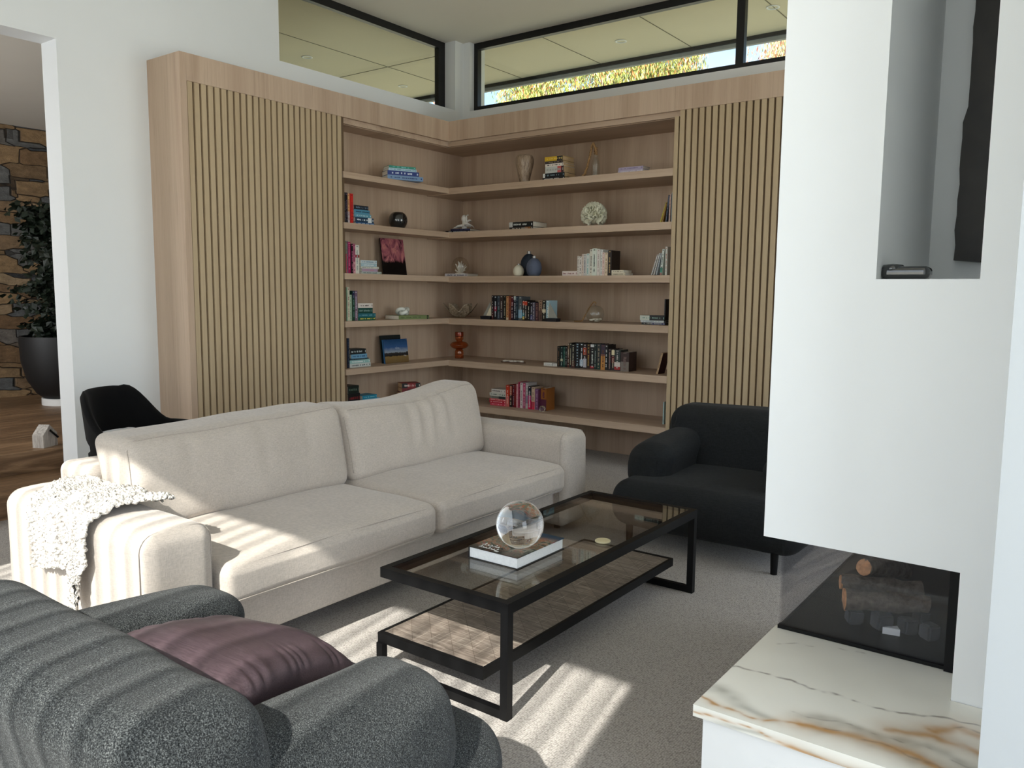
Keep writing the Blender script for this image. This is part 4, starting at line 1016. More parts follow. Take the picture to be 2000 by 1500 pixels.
# --- end wing, third shelf: the white row
def X3(v): return 1080 + v / 7.692
def Y3(v): return 360 + v / 7.692
F3 = -.50
st_l = [(X3(140), X3(362), Y3(1372), Y3(1302), 'pinkish white book lying flat at the corner end of the white row', (222, 208, 202), (150, 110, 110), [])]
stack('R', F3, SZ[2], st_l, None, .15, seed=130)
r3 = [(365, 392, 1078, 'cream book', (214, 206, 196), (100, 90, 84), []), (392, 426, 1086, 'white book with dark mark', (222, 214, 206), (60, 60, 60), []), (426, 462, 1046, 'warm white book', (216, 202, 190), (160, 130, 120), []),
      (462, 498, 1050, 'grey-white book', (198, 194, 190), (90, 96, 110), []), (498, 545, 1040, 'white book with a teal top', (206, 210, 204), (90, 160, 156), []), (545, 590, 976, 'tall pale cream book', (214, 210, 196), (120, 120, 110), []),
      (590, 656, 965, 'tallest white book, black lettering', (212, 218, 206), (50, 66, 60), []), (656, 705, 976, 'tall white book with fine grey lines', (216, 208, 200), (170, 150, 140), []), (705, 740, 982, 'tall slim white book', (212, 212, 206), (150, 150, 150), []),
      (740, 776, 1022, 'pale pinkish book', (216, 196, 186), (180, 120, 110), []), (776, 818, 1028, 'cream and tan book', (218, 198, 170), (140, 120, 100), []), (818, 874, 992, 'black book with tan stripes', (32, 22, 16), (170, 140, 90), [])]
row('R', F3, SZ[2], [(X3(a), X3(b), Y3(c), d, e, f, g) for a, b, c, d, e, f, g in r3], 'in the white row', 'white books on the third shelf', depth=.15, seed=140)
xx = at(X3(878), 520, y=F3).x
stack('R', F3, SZ[2], [(X3(880), X3(1085), Y3(1366), Y3(1325), 'cream book lying flat, lower of two beside the black striped book', (206, 196, 172), (150, 140, 120), []), (X3(880), X3(1062), Y3(1325), Y3(1285), 'cream book lying flat, upper of two beside the black striped book', (214, 206, 184), (130, 120, 100), [])], 'cream books lying flat', .15, seed=160)
def leaner(f, z, px, h, T, deg, cov, ink, label, grp, bands=(), seed=0, D=.15):
    p = at(px, 535, y=f); book((p.x, f, z + .0005 + T * math.sin(math.radians(deg))), 0, h, D, T, cov, ink, label, grp, lean=math.radians(deg), bands=bands, seed=seed)
GR = 'magazines leaning on the side panel, third shelf'
leaner(-.50, SZ[2] + .003, 1271.5, .172, .010, 17, (192, 190, 188), (120, 116, 120), 'grey-white magazine, outermost of those leaning on the third shelf', GR, seed=170)
leaner(-.50, SZ[2] + .003, 1276.0, .182, .009, 15, (206, 204, 200), (110, 108, 110), 'white magazine with grey print, second outermost leaning on the third shelf', GR, seed=171)
leaner(-.50, SZ[2] + .003, 1280.5, .182, .010, 13, (170, 176, 182), (90, 90, 96), 'bluish grey magazine leaning in the middle of the third shelf group', GR, seed=172)
leaner(-.50, SZ[2] + .001, 1288.5, .214, .019, 5, (206, 214, 206), (40, 60, 60), 'tall white book with a green block near its foot, leaning on the third shelf', GR, [(.1, .28, (60, 140, 120)), (0, .08, (150, 110, 100))], 173)
leaner(-.50, SZ[2], 1298.5, .232, .018, 0, (202, 202, 194), (170, 120, 100), 'tallest off-white book pressed against the side panel, third shelf', GR, seed=174)
# --- end wing, second shelf
F2 = -.50
stack('R', F2, SZ[1], [(995, 1041, 448, 443.5, 'black and orange patterned book lying flat under the black and white book', (60, 54, 50), (190, 186, 176), [(.66, .9, (150, 100, 60))]), (994.5, 1041, 443.5, 433.5, 'black and white patterned book lying flat on another on the second shelf', (24, 26, 26), (200, 204, 200), [(0, .15, (190, 190, 186))])], 'two dark books stacked on the second shelf', .23, seed=180)
GL = 'books at the outer end of the second shelf'
leaner(F2, SZ[1] + .002, 1286.0, .165, .010, 17, (186, 168, 50), (110, 96, 40), 'yellow book leaning at the outer end of the second shelf', GL, seed=190)
leaner(F2, SZ[1] + .002, 1289.5, .160, .009, 13, (150, 110, 50), (90, 60, 30), 'ochre book leaning between the yellow and the navy books', GL, seed=191)
leaner(F2, SZ[1] + .001, 1296.0, .218, .014, 6, (34, 42, 62), (110, 120, 140), 'tall dark navy book leaning on the second shelf', GL, seed=192)
leaner(F2, SZ[1], 1302.5, .222, .012, 1.0, (196, 170, 160), (140, 90, 90), 'pinkish white book standing beside the dark navy book', GL, seed=193)
leaner(F2, SZ[1], 1307.5, .236, .011, 0, (128, 150, 160), (90, 90, 110), 'grey-blue tall book pressed against the side panel, second shelf', GL, seed=194)
# --- end wing, fourth shelf, outer end
stack('R', -.44, SZ[3], [(1253, 1299, 635, 631, 'black and navy book, bottom of the stack at the outer end, fourth shelf', (30, 30, 34), (170, 170, 160), [(.4, 1, (66, 70, 110))]), (1251, 1299, 631, 627, 'pale grey book in the middle of the stack at the outer end, fourth shelf', (196, 200, 200), (120, 140, 150), []),
      (1250, 1299, 627, 617.5, 'black book with a white end, top of the stack, fourth shelf', (24, 26, 26), (120, 150, 140), [(0, .38, (196, 202, 190))])], 'stack at the outer end of the fourth shelf', .14, seed=200)
leaner(-.44, SZ[3], 1299.6, .215, .010, 0, (18, 18, 20), (60, 60, 60), 'thin tall black book beside the stack on the fourth shelf', None, seed=210)
# --- end wing, top shelf
F1 = -.50
def X1(v): return 1000 + v / 10
def Y1(v): return 270 + v / 10
G1 = 'stacked paperbacks on the top shelf'
stack('R', F1, SZ[0], [(X1(595), X1(1030), 352.5, Y1(778), 'black and white dotted paperback, bottom of the stack on the top shelf', (22, 22, 24), (220, 220, 216), [], TAN), (X1(605), X1(1025), Y1(775), Y1(690), 'black paperback second from the bottom of the stack on the top shelf', (20, 24, 28), (120, 140, 150), [(0, .1, (226, 226, 222))], TAN),
      (X1(650), X1(1010), Y1(690), Y1(565), 'thick grey paperback with a red end in the top shelf stack', (196, 198, 194), (160, 160, 156), [(.66, .86, (196, 96, 92)), (.86, 1, (60, 26, 30))], TAN), (X1(650), X1(1002), Y1(565), Y1(510), 'white paperback near the top of the stack on the top shelf', (224, 214, 204), (60, 60, 70), [], TAN),
      (X1(650), X1(995), Y1(510), Y1(460), 'dark brown paperback under the yellow one on the top shelf', (54, 46, 46), (150, 130, 110), [], TAN), (X1(640), X1(990), Y1(460), Y1(375), 'yellow and black paperback, topmost on the top shelf', (210, 170, 40), (230, 200, 110), [(.68, 1, (40, 40, 44))], TAN)], G1, .19, seed=220)
stack('R', F1, SZ[0], [(1207, 1256, 336, 330, 'lilac paperback lying flat, lower of the pair on the top shelf', (176, 166, 186), (220, 214, 224), []), (1208, 1256, 330, 324.5, 'lilac-grey paperback lying flat, upper of the pair on the top shelf', (164, 152, 176), (110, 100, 130), [])], 'lilac paperbacks lying flat', .13, seed=240)
# --- side wing (shelf front faces the room)
FX = .235
def XA(v): return 670 + v / 9.375
def YA(v): return 300 + v / 9.375
# top shelf, turned stack
stack('L', FX + .02, SZ[0], [(757, 809, 355, 346.5, 'blue paperback with pale waves, bottom of the turned stack, side wing top shelf', (110, 140, 176), (40, 60, 110), [], None), (757, 803, 346.5, 338, 'royal blue paperback with white title in the middle of the turned stack', (30, 52, 120), (200, 210, 226), [], None),
      (759, 800, 338, 333, 'pale blue paperback second from the top of the turned stack', (160, 190, 206), (90, 130, 150), [], None), (760, 799, 333, 328.5, 'green and turquoise paperback on top of the turned stack', (40, 130, 110), (120, 190, 190), [], None)], 'turned stack on the side wing top shelf', .15, twist=-.42, seed=250)
# second shelf
row('L', FX, SZ[1], [(672, 676, YA(712), 'black book', (18, 18, 22), (90, 80, 90), []), (676, 680, YA(715), 'black book with purple marks', (22, 18, 26), (120, 100, 130), []), (680.2, 684.4, YA(735), 'orange-cream book', (214, 160, 110), (150, 100, 80), [(0, .4, (190, 180, 180))]), (684.6, 690, YA(735), 'red book', (196, 40, 34), (120, 20, 30), [])],
    'by the slatted door, second shelf', 'upright books on the side wing second shelf', .14, seed=260)
stack('L', FX, SZ[1], [(695, 731, 437, 433, 'blue book, bottom of the stack beside the red book, second shelf', (46, 84, 130), (180, 200, 214), []), (694, 730, 433, 423.5, 'navy book with a white label in the stack beside the red book', (34, 60, 84), (220, 226, 230), [(.68, .88, (220, 224, 224))]),
      (692, 725, 423.5, 417, 'pale teal book in the stack beside the red book', (96, 150, 170), (200, 220, 226), []), (692, 722, 417, 409, 'sea-blue book second from the top beside the red book', (80, 140, 168), (40, 60, 80), []), (691.5, 719.5, 409, 401, 'black and blue book on top of the stack beside the red book', (26, 30, 40), (110, 130, 150), [])], 'blue stack on the side wing second shelf', .14, seed=270)
# third shelf
def XB(v): return 665 + v / 12.5
def YB(v): return 450 + v / 12.5
row('L', FX, SZ[2], [(675, 677.5, YB(260), 'thin grey-green book', (120, 130, 110), (150, 60, 60), [(0, .6, (170, 80, 90))]), (677.5, 680.4, YB(262), 'thin mauve-grey book', (110, 96, 110), (70, 60, 74), []), (680.4, 686, YB(280), 'magenta book', (158, 30, 84), (210, 130, 160), []), (686, 690, YB(330), 'black book with pink dots', (34, 14, 26), (200, 120, 150), []), (690, 695, YB(325), 'dusty pink book', (176, 100, 124), (110, 50, 70), [(0, .4, (210, 150, 160))]), (695, 703, YB(358), 'white book with a red band', (214, 212, 200), (150, 160, 156), [(.56, .66, (150, 26, 30))])],
    'by the slatted door, third shelf', 'upright books on the side wing third shelf', .14, seed=280)
stack('L', FX, SZ[2], [(706, 745, 533, 528.5, 'pale green-grey book, bottom of the pale stack, third shelf', (170, 180, 172), (120, 130, 130), []), (707, 738, 528.5, 523, 'lilac and pink book in the pale stack, third shelf', (170, 150, 170), (200, 130, 140), []), (705, 740, 523, 519, 'cream book sticking out of the pale stack, third shelf', (206, 204, 190), (150, 160, 160), []),
      (705, 736, 519, 513.5, 'light blue book in the pale stack, third shelf', (156, 186, 196), (220, 224, 224), []), (704.5, 736, 513.5, 507, 'bluish white book on top of the pale stack, third shelf', (190, 202, 206), (110, 140, 160), [])], 'pale stack on the side wing third shelf', .14, seed=290)
# fourth shelf
row('L', FX, SZ[3], [(677, 679.2, 561, 'thin pale green book', (150, 176, 150), (110, 130, 110), []), (679.2, 683.6, 561.5, 'tall cream book', (206, 200, 176), (150, 100, 100), []), (683.6, 688.5, 576, 'pale green book', (170, 190, 164), (120, 140, 120), []), (688.5, 693.2, 568, 'dark green book', (26, 62, 46), (110, 150, 140), [(.75, 1, (40, 34, 70))]), (693.2, 699, 568, 'mauve book', (112, 90, 108), (190, 180, 190), [])],
    'by the slatted door, fourth shelf', 'upright books on the side wing fourth shelf', .14, seed=300)
stack('L', FX, SZ[3], [(699.5, 733, 624, 617.5, 'dark green book with a yellow mark, bottom of the green stack', (22, 84, 66), (220, 200, 90), []), (699.5, 734, 617.5, 610.5, 'teal book second from the bottom of the green stack', (38, 100, 112), (110, 160, 170), []), (699.5, 728, 610, 599.5, 'bottle-green book in the green stack', (20, 66, 58), (120, 150, 140), []), (699.5, 728, 599, 590, 'white book on top of the green stack', (218, 208, 200), (60, 46, 46), [])], 'green stack on the side wing fourth shelf', .14, seed=310)
stack('L', FX + .03, SZ[3], [(779, 832, 623, 615.5, 'large book with a green spine lying under the milky glass knot', (116, 128, 84), (90, 100, 70), [(.92, .97, (30, 34, 30))])], None, .21, twist=-.12, seed=320)
# fifth shelf
row('L', FX - .03, SZ[4], [(678, 682.5, 661, 'dark navy book', (24, 34, 52), (60, 70, 90), [])], 'standing at the slatted door, fifth shelf', None, .14, seed=330)
stack('L', FX - .03, SZ[4], [(683, 724, 717, 709.5, 'white and grey book, bottom of the blue-white stack, fifth shelf', (196, 200, 196), (90, 100, 104), []), (683, 723, 709.5, 703, 'teal-white book second from the bottom of the blue-white stack', (150, 190, 186), (226, 232, 230), []), (684, 720, 703, 700, 'dark teal book in the blue-white stack', (50, 76, 86), (100, 120, 130), []),
      (686, 717, 700, 692, 'sky-blue book second from the top of the blue-white stack', (110, 160, 190), (60, 100, 140), []), (684, 715, 692, 682, 'black book with white marks on top of the blue-white stack', (24, 30, 32), (190, 200, 200), [])], 'blue-white stack on the side wing fifth shelf', .13, seed=340)
# sixth shelf, seen just above the sofa
stack('L', FX - .03, SZ[5] , [(680, 703, 800, 775, 'dark box set, lower of the dark pile by the slatted door, sixth shelf', (20, 24, 22), (60, 70, 60), []), (680, 703, 775, 757, 'black book with a red emblem in the dark pile, sixth shelf', (22, 22, 22), (130, 40, 44), []), (680, 701, 757, 742, 'black-green book on top of the dark pile, sixth shelf', (20, 32, 26), (90, 110, 96), [])], 'dark pile on the side wing sixth shelf', .14, seed=350)
stack('L', FX - .03, SZ[5], [(706, 742, 796, 784, 'green and blue book at the bottom of the light blue stack, sixth shelf', (90, 130, 90), (60, 110, 150), []), (706, 742, 784, 776, 'grey-blue book low in the light blue stack, sixth shelf', (120, 160, 180), (200, 214, 220), []), (708, 741, 776, 768, 'pale blue book second from the top, light blue stack, sixth shelf', (130, 176, 200), (220, 226, 230), []), (708, 736, 768, 761, 'turquoise book on top of the light blue stack, sixth shelf', (30, 130, 160), (150, 210, 220), [])], 'light blue stack on the side wing sixth shelf', .13, seed=360)
stack('L', FX - .03, SZ[5], [(783, 818, 790, 776, 'thick book with aged page edges, bottom of the red stack, sixth shelf', (40, 34, 60), (210, 206, 216), [], TAN), (783, 817, 776, 767, 'white-lettered book in the red stack, sixth shelf', (190, 180, 190), (50, 40, 60), [], TAN), (783, 816, 767, 760, 'maroon book with pale title in the red stack, sixth shelf', (70, 24, 40), (226, 210, 210), [], TAN), (785, 814, 760, 752, 'dark red book second from the top of the red stack, sixth shelf', (110, 28, 30), (60, 20, 24), [], TAN),
      (785, 811, 752, 743, 'red and black book on top of the red stack, sixth shelf', (130, 30, 34), (220, 200, 190), [(0, .3, (30, 30, 30)), (.75, 1, (24, 34, 32))], TAN)], 'red stack on the side wing sixth shelf', .14, twist=-.5, seed=370)
# corner shelf piles
stack('R', -.40, SZ[1] , [(872, 912, 451.5, 450, 'flat red and white edged book, bottom of the pile under the octopus', (190, 60, 70), (230, 220, 214), []), (870, 913, 450, 446.5, 'black book with white dots in the pile under the octopus', (22, 22, 30), (220, 220, 226), []), (880, 914, 446.5, 443, 'dark navy book on top of the pile, under the octopus', (26, 28, 60), (70, 76, 110), [])], 'pile under the octopus', .22, twist=.15, seed=380)
stack('R', -.40, SZ[2], [(869, 908, 538, 532, 'white book lying flat under the glass dome', (206, 202, 204), (90, 84, 96), [])], None, .22, twist=.15, seed=390)

# ------------------------------------------------------------------ ornaments on the shelves
def put(o, loc, label, cat, rz=0, group=None):
    o.location = loc; o.rotation_euler = (0, 0, rz); return tag(o, label, cat, group)
def lathed(name, prof, m, seg=40, cap=True):
    bm = nb(); lathe(bm, prof, seg, cap=cap); return link(name, bm, m, smooth=True, auto=60)
def spl(pts, n=6):
    """Catmull-Rom through (r, z) points"""
    P = [pts[0]] + list(pts) + [pts[-1]]; out = []
    for i in range(1, len(P) - 2):
        for k in range(n):
            t = k / n; a, b, c, d = P[i - 1], P[i], P[i + 1], P[i + 2]
            out.append(tuple(.5 * ((2 * b[j]) + (c[j] - a[j]) * t + (2 * a[j] - 5 * b[j] + 4 * c[j] - d[j]) * t * t + (3 * b[j] - a[j] - 3 * c[j] + d[j]) * t ** 3) for j in range(len(b))))
    out.append(pts[-1]); return out
t = NT('streaked_bronze'); v = t.coords((1, 1, .08)); n = t.noise(v, 90, 4, .7)
t.color(t.ramp(n, [(.3, rgb((88, 70, 56))), (.5, rgb((150, 128, 106))), (.7, rgb((176, 158, 138)))])).set(Roughness=.35, Specular_IOR_Level=.5); streak = t.m
o = lathed('vase', spl([(.001, .0), (.045, .001), (.05, .03), (.066, .10), (.082, .17), (.084, .21), (.072, .243), (.05, .252), (.045, .245), (.05, .22), (.06, .12)]), streak, cap=False)
pv = at(1022, 340, y=-.46); put(o, (pv.x, -.44, SZ[0] + .0015), 'brown streaked shouldered vase on the top shelf beside the paperback stack', 'vase')
rope = NT('jute_rope'); nn = rope.noise(rope.coords((1, 1, 1), (0, .6, 0)), 140, 3, .6); rope.color(rope.ramp(nn, [(.35, rgb((104, 74, 44))), (.65, rgb((176, 138, 92)))])).set(Roughness=.9); rope.bump(nn, .8, .004); rope = rope.m
def coil(pts, r, n=5, turns=60):
    """a laid rope: three strands wound round the line pts"""
    P = spl(pts, n * 3); bm = nb()
    for s in range(3):
        Q = []
        for i, p in enumerate(P):
            p = Vector(p); q = Vector(P[min(i + 1, len(P) - 1)]) - Vector(P[max(i - 1, 0)]); q.normalize(); a = q.orthogonal().normalized(); b = q.cross(a)
            th = i * .8 + s * 2 * PI / 3; Q.append(p + (a * math.cos(th) + b * math.sin(th)) * r * .55)
        tube(bm, Q, r * .62, 6)
    return bm
# bottle hanging its rope over the shelf
x = at(1163, 330, y=-.44).x
e = thing('rope_bottle', 'clear glass bottle with a thick rope loop, standing on the top shelf', 'bottle', (x, -.44, SZ[0]))
bm = nb(); lathe(bm, spl([(.001, .0), (.036, .002), (.038, .03), (.036, .10), (.024, .15), (.014, .18), (.014, .215), (.017, .22)]), 28, cap=False); link('bottle_body', bm, M['glass_thin'], e, smooth=True)
link('rope', coil([(0, -.0, .19), (.012, -.012, .215), (-.004, -.016, .26), (-.02, -.012, .285), (-.034, -.012, .25), (-.052, -.02, .16), (-.072, -.024, .08), (-.086, -.03, .045), (-.076, -.045, .03), (-.094, -.05, .012), (-.10, -.03, .02)], .010), rope, e, smooth=True)
bm = nb(); tube(bm, [(.013 * math.cos(a), .013 * math.sin(a), .19 + .003 * a) for a in [k * PI / 5 for k in range(31)]], .006, 6); link('rope_binding', bm, rope, e, smooth=True)
# orb vase on the side wing
pz = at(779, 430, x=.17); o = lathed('orb_vase', spl([(.001, .0), (.045, .001), (.072, .025), (.088, .072), (.078, .118), (.052, .146), (.048, .142), (.07, .115), (.08, .072)]), M['smoke'], cap=False)
put(o, (.16, pz.y, SZ[1] + .0015), 'dark smoked glass orb vase on the second shelf of the side wing', 'vase')
# flower-like coral ball
bm = nb(); rnd = random.Random(4)
for k in range(130):
    z = 1 - 2 * (k + .5) / 130; a = k * 2.39996
    if z < -.62: continue
    d = Vector((math.sqrt(1 - z * z) * math.cos(a), math.sqrt(1 - z * z) * math.sin(a), z))
    u = d.cross(Vector((rnd.uniform(-1, 1), rnd.uniform(-1, 1), rnd.uniform(-1, 1)))).normalized(); w = d.cross(u)
    rows = []
    for i in range(5):
        f = i / 4; wd = .010 + .020 * math.sin(f * 2.2); row_ = []
        for j in range(7):
            g = (j / 6 - .5) * 2
            row_.append(bm.verts.new(d * (.062 + .048 * f + .003 * math.sin(j * 2.1 + k)) + w * (wd * g) + u * (.016 * f * f + .007 * math.sin(g * 5 + k) * f)))
        rows.append(row_)
    for i in range(4):
        for j in range(6): bm.faces.new([rows[i][j], rows[i][j + 1], rows[i + 1][j + 1], rows[i + 1][j]])
bmesh.ops.create_uvsphere(bm, u_segments=24, v_segments=16, radius=.072)
pc = at(1160, 430, y=-.42); o = link('coral_ball', bm, plain('ivory_resin', (214, 212, 190), .7), smooth=True); md = o.modifiers.new('thickness', 'SOLIDIFY'); md.thickness = .003
put(o, (pc.x, -.42, SZ[1] + .0975), 'ruffled ivory coral ball ornament on the second shelf', 'ornament'); o.scale = (1.02, 1, 1.05)
# octopus
whi = plain('white_porcelain', (226, 222, 214), .3)
po = at(907, 440, y=-.33); zt = max((o_.location.z for o_ in bpy.data.objects if o_.get('group') == 'pile under the octopus'), default=SZ[1]) + .019
bm = nb(); bmesh.ops.create_uvsphere(bm, u_segments=24, v_segments=16, radius=.024)
for v in bm.verts: v.co = Vector((v.co.x, v.co.y, v.co.z * 1.25 + .074))
tube(bm, [(0, 0, .06), (0, 0, .03), (0, 0, .0)], [.017, .016, .022], 14)
for k, (a, r, h, cu) in enumerate([(3.3, .09, .004, .0), (2.6, .07, .004, 1.0), (4.0, .075, .004, .6), (-.2, .055, .05, 2.2), (.5, .06, .006, 1.4), (-.9, .065, .02, 1.8), (1.6, .05, .004, 1.0), (5.0, .05, .004, .6)]):
    pts = []
    for i in range(12):
        f = i / 11; rr = .012 + r * f; th = a + cu * f * f; z = .018 * (1 - f) + .007 + h * math.sin(f * PI * (1.0 if h < .03 else .75))
        pts.append((rr * math.cos(th), rr * math.sin(th), z))
    tube(bm, pts, [.011 * (1 - .75 * i / 11) for i in range(12)], 8)
pts = [(.03 + .004, -.01, .02), (.036, -.012, .045), (.03, -.014, .075), (.036, -.014, .095), (.05, -.014, .098)]; tube(bm, spl(pts, 5), .0045, 8)
o = link('octopus_figurine', bm, whi, smooth=True); o.scale = (1.3, 1.3, 1.35); put(o, (po.x, -.33, zt), 'white octopus figurine sitting on the flat books in the corner', 'figurine')
# glass dome with coral on the white book
pd = at(899, 530, y=-.33); e = thing('glass_dome', 'smoky glass dome with white coral inside, on the flat white book in the corner', 'glass dome', (pd.x, -.33, SZ[2] + .0275))
bm = nb(); lathe(bm, spl([(.058, .0), (.078, .03), (.088, .07), (.078, .12), (.045, .158), (.001, .17)]), 36, cap=False); link('dome', bm, sheet('amber_tinted_glass', (.95, .93, .89, 1), 1.7), e, smooth=True)
bm = nb(); rnd = random.Random(8)
for k in range(26):
    a = rnd.uniform(0, 6.28); b = rnd.uniform(.1, 1.25); L = rnd.uniform(.075, .11); p = Vector((0, 0, .012)); pts = [p]
    d = Vector((math.sin(b) * math.cos(a), math.sin(b) * math.sin(a), math.cos(b)))
    for i in range(4): p = p + d * L / 4 + Vector((rnd.uniform(-.006, .006), rnd.uniform(-.006, .006), rnd.uniform(-.003, .006))); pts.append(p.copy()) if abs(p.x) < .07 and abs(p.y) < .07 else None
    if len(pts) > 2: tube(bm, pts, [.009 - .0012 * i for i in range(len(pts))], 6); tube(bm, [pts[2], pts[2] + Vector((rnd.uniform(-.02, .02), rnd.uniform(-.02, .02), .02))], [.004, .002], 5)
link('coral', bm, whi, e, smooth=True); bm = nb(); lathe(bm, [(.001, .0), (.05, .0), (.052, .008), (.04, .014), (.001, .016)], 28, cap=False); link('base', bm, whi, e, smooth=True)
# photograph block leaning on the back of the side wing
t = NT('flower_photo'); v = t.coords(); d = t.noise(t.coords((1, 1, .5), (.5, 0, 0)), 16, 4, .6, 1.0); g = t.new('ShaderNodeSeparateXYZ'); t.l.new(v, g.inputs[0])
c = t.ramp(d, [(.3, rgb((40, 16, 28))), (.48, rgb((150, 84, 96))), (.6, rgb((190, 120, 116))), (.72, rgb((96, 40, 54)))])
m_ = t.ramp(t.math('ADD', t.math('MULTIPLY', g.outputs['Z'], 10), t.math('MULTIPLY', d, .9)), [(.0, (0, 0, 0, 1)), (1.0, (1, 1, 1, 1))])
mm = t.ramp(t.math('ADD', t.math('MULTIPLY', t.math('SUBTRACT', g.outputs['Z'], .115), 9), t.math('SUBTRACT', d, .5)), [(0, (0, 0, 0, 1)), (.25, (1, 1, 1, 1))])
t.color(t.mix(mm, rgb((10, 10, 12)), c)).set(Roughness=.15, Specular_IOR_Level=.5)
a0, a1 = at(752, 530, x=.14), at(796, 533, x=.14); hh = at(770, 466, x=.10).z - SZ[2]
e = thing('photo_block', 'glossy photo print of pink petals leaning at the back of the third shelf', 'picture', (.13, a0.y, SZ[2] + .002)); e.rotation_euler = (math.radians(0), math.radians(-9), 0)
link('photo', bx(0, .004, 0, a1.y - a0.y, 0, hh), t.m, e); link('backing', bx(-.012, 0, 0, a1.y - a0.y, 0, hh), M['black'], e)
# three ceramic vases
def cvase(px, y, R, H, m, lab, pz=525):
    p = at(px, pz, y=y); e = thing('ceramic_vase', lab, 'vase', (p.x, y, SZ[2]), group='round ceramic vases on the third shelf')
    bm = nb(); lathe(bm, spl([(.001, .0), (R * .55, .001), (R * .85, H * .12), (R, H * .38), (R * .86, H * .66), (R * .5, H * .84), (R * .27, H * .89)]), 36, cap=False); link('body', bm, m, e, smooth=True)
    bm = nb(); lathe(bm, [(R * .25, H * .88), (R * .25, H), (R * .19, H), (R * .19, H * .9)], 24, cap=False); link('neck', bm, plain('pewter', (150, 148, 146), .3, .5), e, smooth=True, auto=40)
cvase(1043, -.44, .072, .185, plain('slate_blue_glaze', (84, 92, 112), .75, var=.1, scale=120), 'slate-blue egg-shaped vase with a metal neck, foremost of three on the third shelf')
cvase(1033, -.27, .084, .24, plain('navy_glaze', (34, 44, 58), .7), 'dark navy vase standing behind the slate-blue and white ones')
cvase(1013, -.45, .052, .116, plain('cream_glaze', (218, 212, 192), .7), 'small cream vase, leftmost and lowest of the three on the third shelf')
# milky glass knot
pk = at(787, 612, x=.19); bm = nb(); pts = []
for k in range(61):
    a = k / 60 * 2 * PI; pts.append(((.034 + .016 * math.cos(3 * a)) * math.cos(2 * a), (.040 + .018 * math.cos(3 * a)) * math.sin(2 * a), .046 + .022 * math.sin(3 * a)))
tube(bm, pts, .0185, 12, cap=False); o = link('glass_knot', bm, plain('milky_white_glass', (214, 216, 208), .12, spec=.6), smooth=True); put(o, (.19, pk.y, SZ[3] + .029), 'milky white glass knot resting on the green-spined book', 'ornament')
# clam shell bowl
ps = at(899, 615, y=-.36); bm = nb(); NA, NR = 120, 16; g = []
for i in range(NA):
    a = 2 * PI * i / NA; w = math.cos(6 * a); row_ = []
    for j in range(NR + 1):
        f = j / NR; r = .03 + f * (.098 + .022 * w * f); z = .004 + .100 * f ** 1.4 + .038 * w * f ** 1.8 + .004 * math.sin(f * 40)
        row_.append(bm.verts.new((r * math.cos(a) * 1.18, r * math.sin(a) * .78, z)))
    g.append(row_)
for i in range(NA):
    for j in range(NR): bm.faces.new([g[i][j], g[(i + 1) % NA][j], g[(i + 1) % NA][j + 1], g[i][j + 1]])
bm.faces.new([g[i][0] for i in range(NA)])
t = NT('shell'); n = t.noise(t.coords(), 60, 5, .7); t.color(t.ramp(n, [(.35, rgb((104, 86, 66))), (.6, rgb((168, 152, 130))), (.75, rgb((200, 188, 170)))])).set(Roughness=.6)
o = link('clam_shell_bowl', bm, t.m, smooth=True); md = o.modifiers.new('thickness', 'SOLIDIFY'); md.thickness = .005; put(o, (ps.x, -.36, SZ[3]), 'wavy giant clam shell bowl in the corner of the fourth shelf', 'bowl', rz=.5)
# rope-hung glass orb with shells
pr = at(1162, 622, y=-.40); e = thing('glass_orb', 'clear glass orb holding shells, with a rope loop, on the fourth shelf', 'ornament', (pr.x, -.40, SZ[3]))
bm = nb(); lathe(bm, spl([(.03, .0), (.062, .018), (.080, .065), (.074, .11), (.046, .142), (.016, .152), (.016, .168)]), 36); link('orb', bm, M['glass_thin'], e, smooth=True)
link('rope', coil([(0, 0, .15), (.012, -.01, .175), (-.006, -.012, .182), (-.03, -.02, .155), (-.06, -.03, .10), (-.082, -.045, .05), (-.10, -.055, .016), (-.135, -.05, .008), (-.19, -.04, .007)], .0055), rope, e, smooth=True)
for k in range(9):
    a = k * 2.4; r = .012 + .004 * k; bm = nb(); bmesh.ops.create_icosphere(bm, subdivisions=2, radius=.016)
    for v in bm.verts: v.co = Vector((v.co.x * 1.3, v.co.y * .9, v.co.z * .6)) + noise.noise_vector(v.co * 60) * .003 + Vector((r * math.cos(a), r * math.sin(a), .016 + .007 * (k % 3)))
    link('shell', bm, plain('pale_shell', (214, 204, 190), .5), e, smooth=True)
# amber vase
pa = at(897, 690, y=-.34); o = lathed('amber_vase', spl([(.001, .001), (.040, .0), (.045, .015), (.045, .07), (.036, .088), (.034, .094), (.070, .106), (.092, .128), (.092, .142), (.072, .163), (.034, .176), (.034, .184), (.042, .198), (.044, .235), (.044, .265), (.040, .265), (.038, .22)]), M['amber'], cap=False)
md = o.modifiers.new('thickness', 'SOLIDIFY'); md.thickness = .003; put(o, (pa.x, -.34, SZ[4] + .001), 'amber brown glass vase with a disc-shaped middle in the corner, fifth shelf', 'vase')
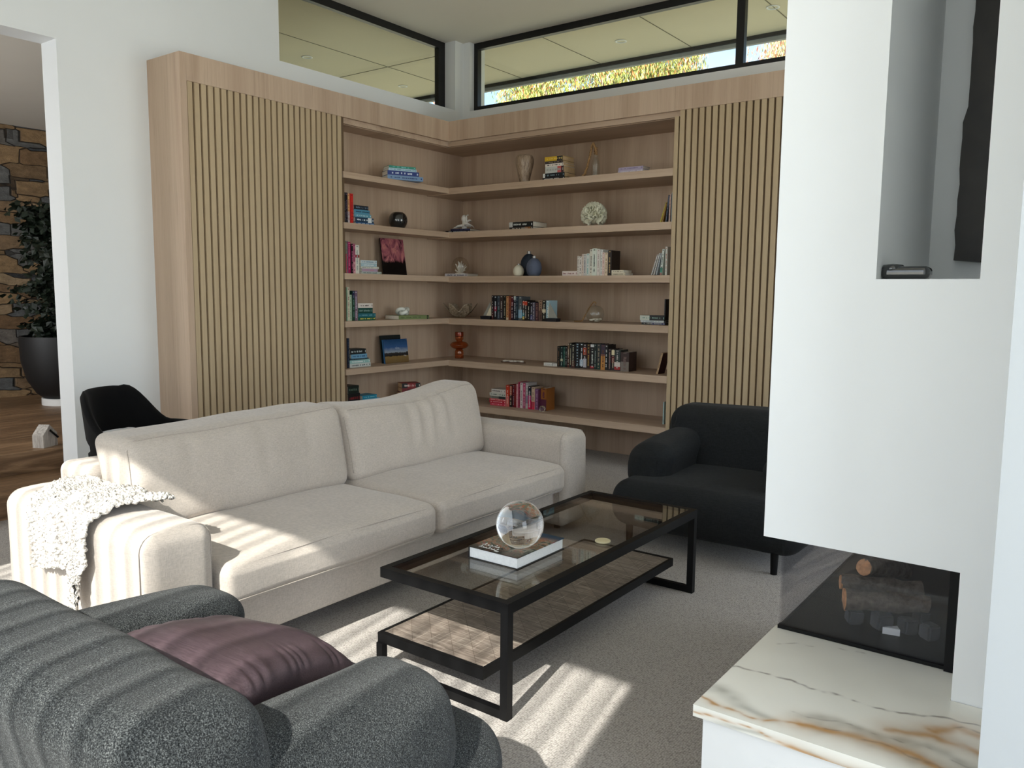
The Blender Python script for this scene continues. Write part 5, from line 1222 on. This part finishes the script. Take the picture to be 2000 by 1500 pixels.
# shell tray
pt_ = at(1000, 705, y=-.40); e = thing('driftwood_tray', 'low brown leaf-shaped tray of small shells lying on the fifth shelf', 'tray', (pt_.x, -.38, SZ[4]), .2)
bm = nb()
pts = [(.13 * math.cos(a), .06 * math.sin(a) * (1 + .2 * math.sin(3 * a))) for a in [2 * PI * k / 40 for k in range(40)]]; prism(bm, pts, 0, .008); link('dish', bm, plain('dark_driftwood', (96, 70, 50), .7), e)
for k in range(6):
    bm = nb(); bmesh.ops.create_icosphere(bm, subdivisions=2, radius=.02)
    for v in bm.verts: v.co = Vector((v.co.x * 1.3, v.co.y * .8, v.co.z * .5 + .016)) + noise.noise_vector(v.co * 50 + Vector((k, 0, 0))) * .005 + Vector((-.09 + .036 * k, .015 * math.sin(k * 2), 0))
    link('shell', bm, plain('pale_shell', (214, 204, 190), .5), e, smooth=True)
# two books leaning on the back of the side wing, fifth shelf
t = NT('sky_cover'); g = t.new('ShaderNodeSeparateXYZ'); v = t.coords(); t.l.new(v, g.inputs[0]); d = t.noise(v, 26, 4, .6)
z = t.math('ADD', t.math('MULTIPLY', g.outputs['Y'], 4.2), t.math('MULTIPLY', t.math('SUBTRACT', d, .5), .12))
c = t.ramp(z, [(0, rgb((110, 88, 56))), (.26, rgb((132, 108, 66))), (.29, rgb((34, 34, 34))), (.40, rgb((60, 56, 54))), (.43, rgb((150, 160, 172))), (.62, rgb((56, 92, 140))), (1, rgb((18, 56, 92)))])
cl = t.noise(t.coords((.6, 1.6, 1)), 14, 3); c = t.mix(t.ramp(cl, [(.62, (0, 0, 0, 1)), (.72, (.7, .7, .7, 1))]), c, rgb((196, 206, 216)))
t.color(c).set(Roughness=.25); skycov = t.m
def faced(px0, px1, x, z, h, T, cov, face, spine, label, lean):
    a0, a1 = at(px0, 690, x=x), at(px1, 690, x=x); W_ = a1.y - a0.y
    e = thing('book', label, 'book', (x, a0.y, z), group='books leaning on the side wing fifth shelf'); e.rotation_euler = Matrix.Rotation(math.radians(-lean), 3, 'Y').to_euler()
    bm = nb(); box(bm, -T, -T + .002, 0, W_, 0, h); box(bm, -T, 0, 0, .002, 0, h); link('cover', bm, bmat(spine), e)
    link('page_block', bx(-T + .002, -.002, .002, W_ - .003, .003, h - .003), M['paper'], e)
    P = bx(0, W_, 0, h, 0, .002); o = link('front_cover', P, face, e); o.rotation_euler = (PI / 2, 0, PI / 2); o.location = (-.002, 0, 0)
faced(748, 787, .10, SZ[4] + .001, .262, .014, (18, 44, 44), bmat((22, 30, 30)), (16, 40, 40), 'dark green book leaning behind the blue-sky book, fifth shelf', 8)
faced(753, 799, .150, SZ[4] + .001, .225, .022, (60, 110, 160), skycov, (54, 110, 160), 'book with a blue sky and sand cover leaning on the fifth shelf', 8)
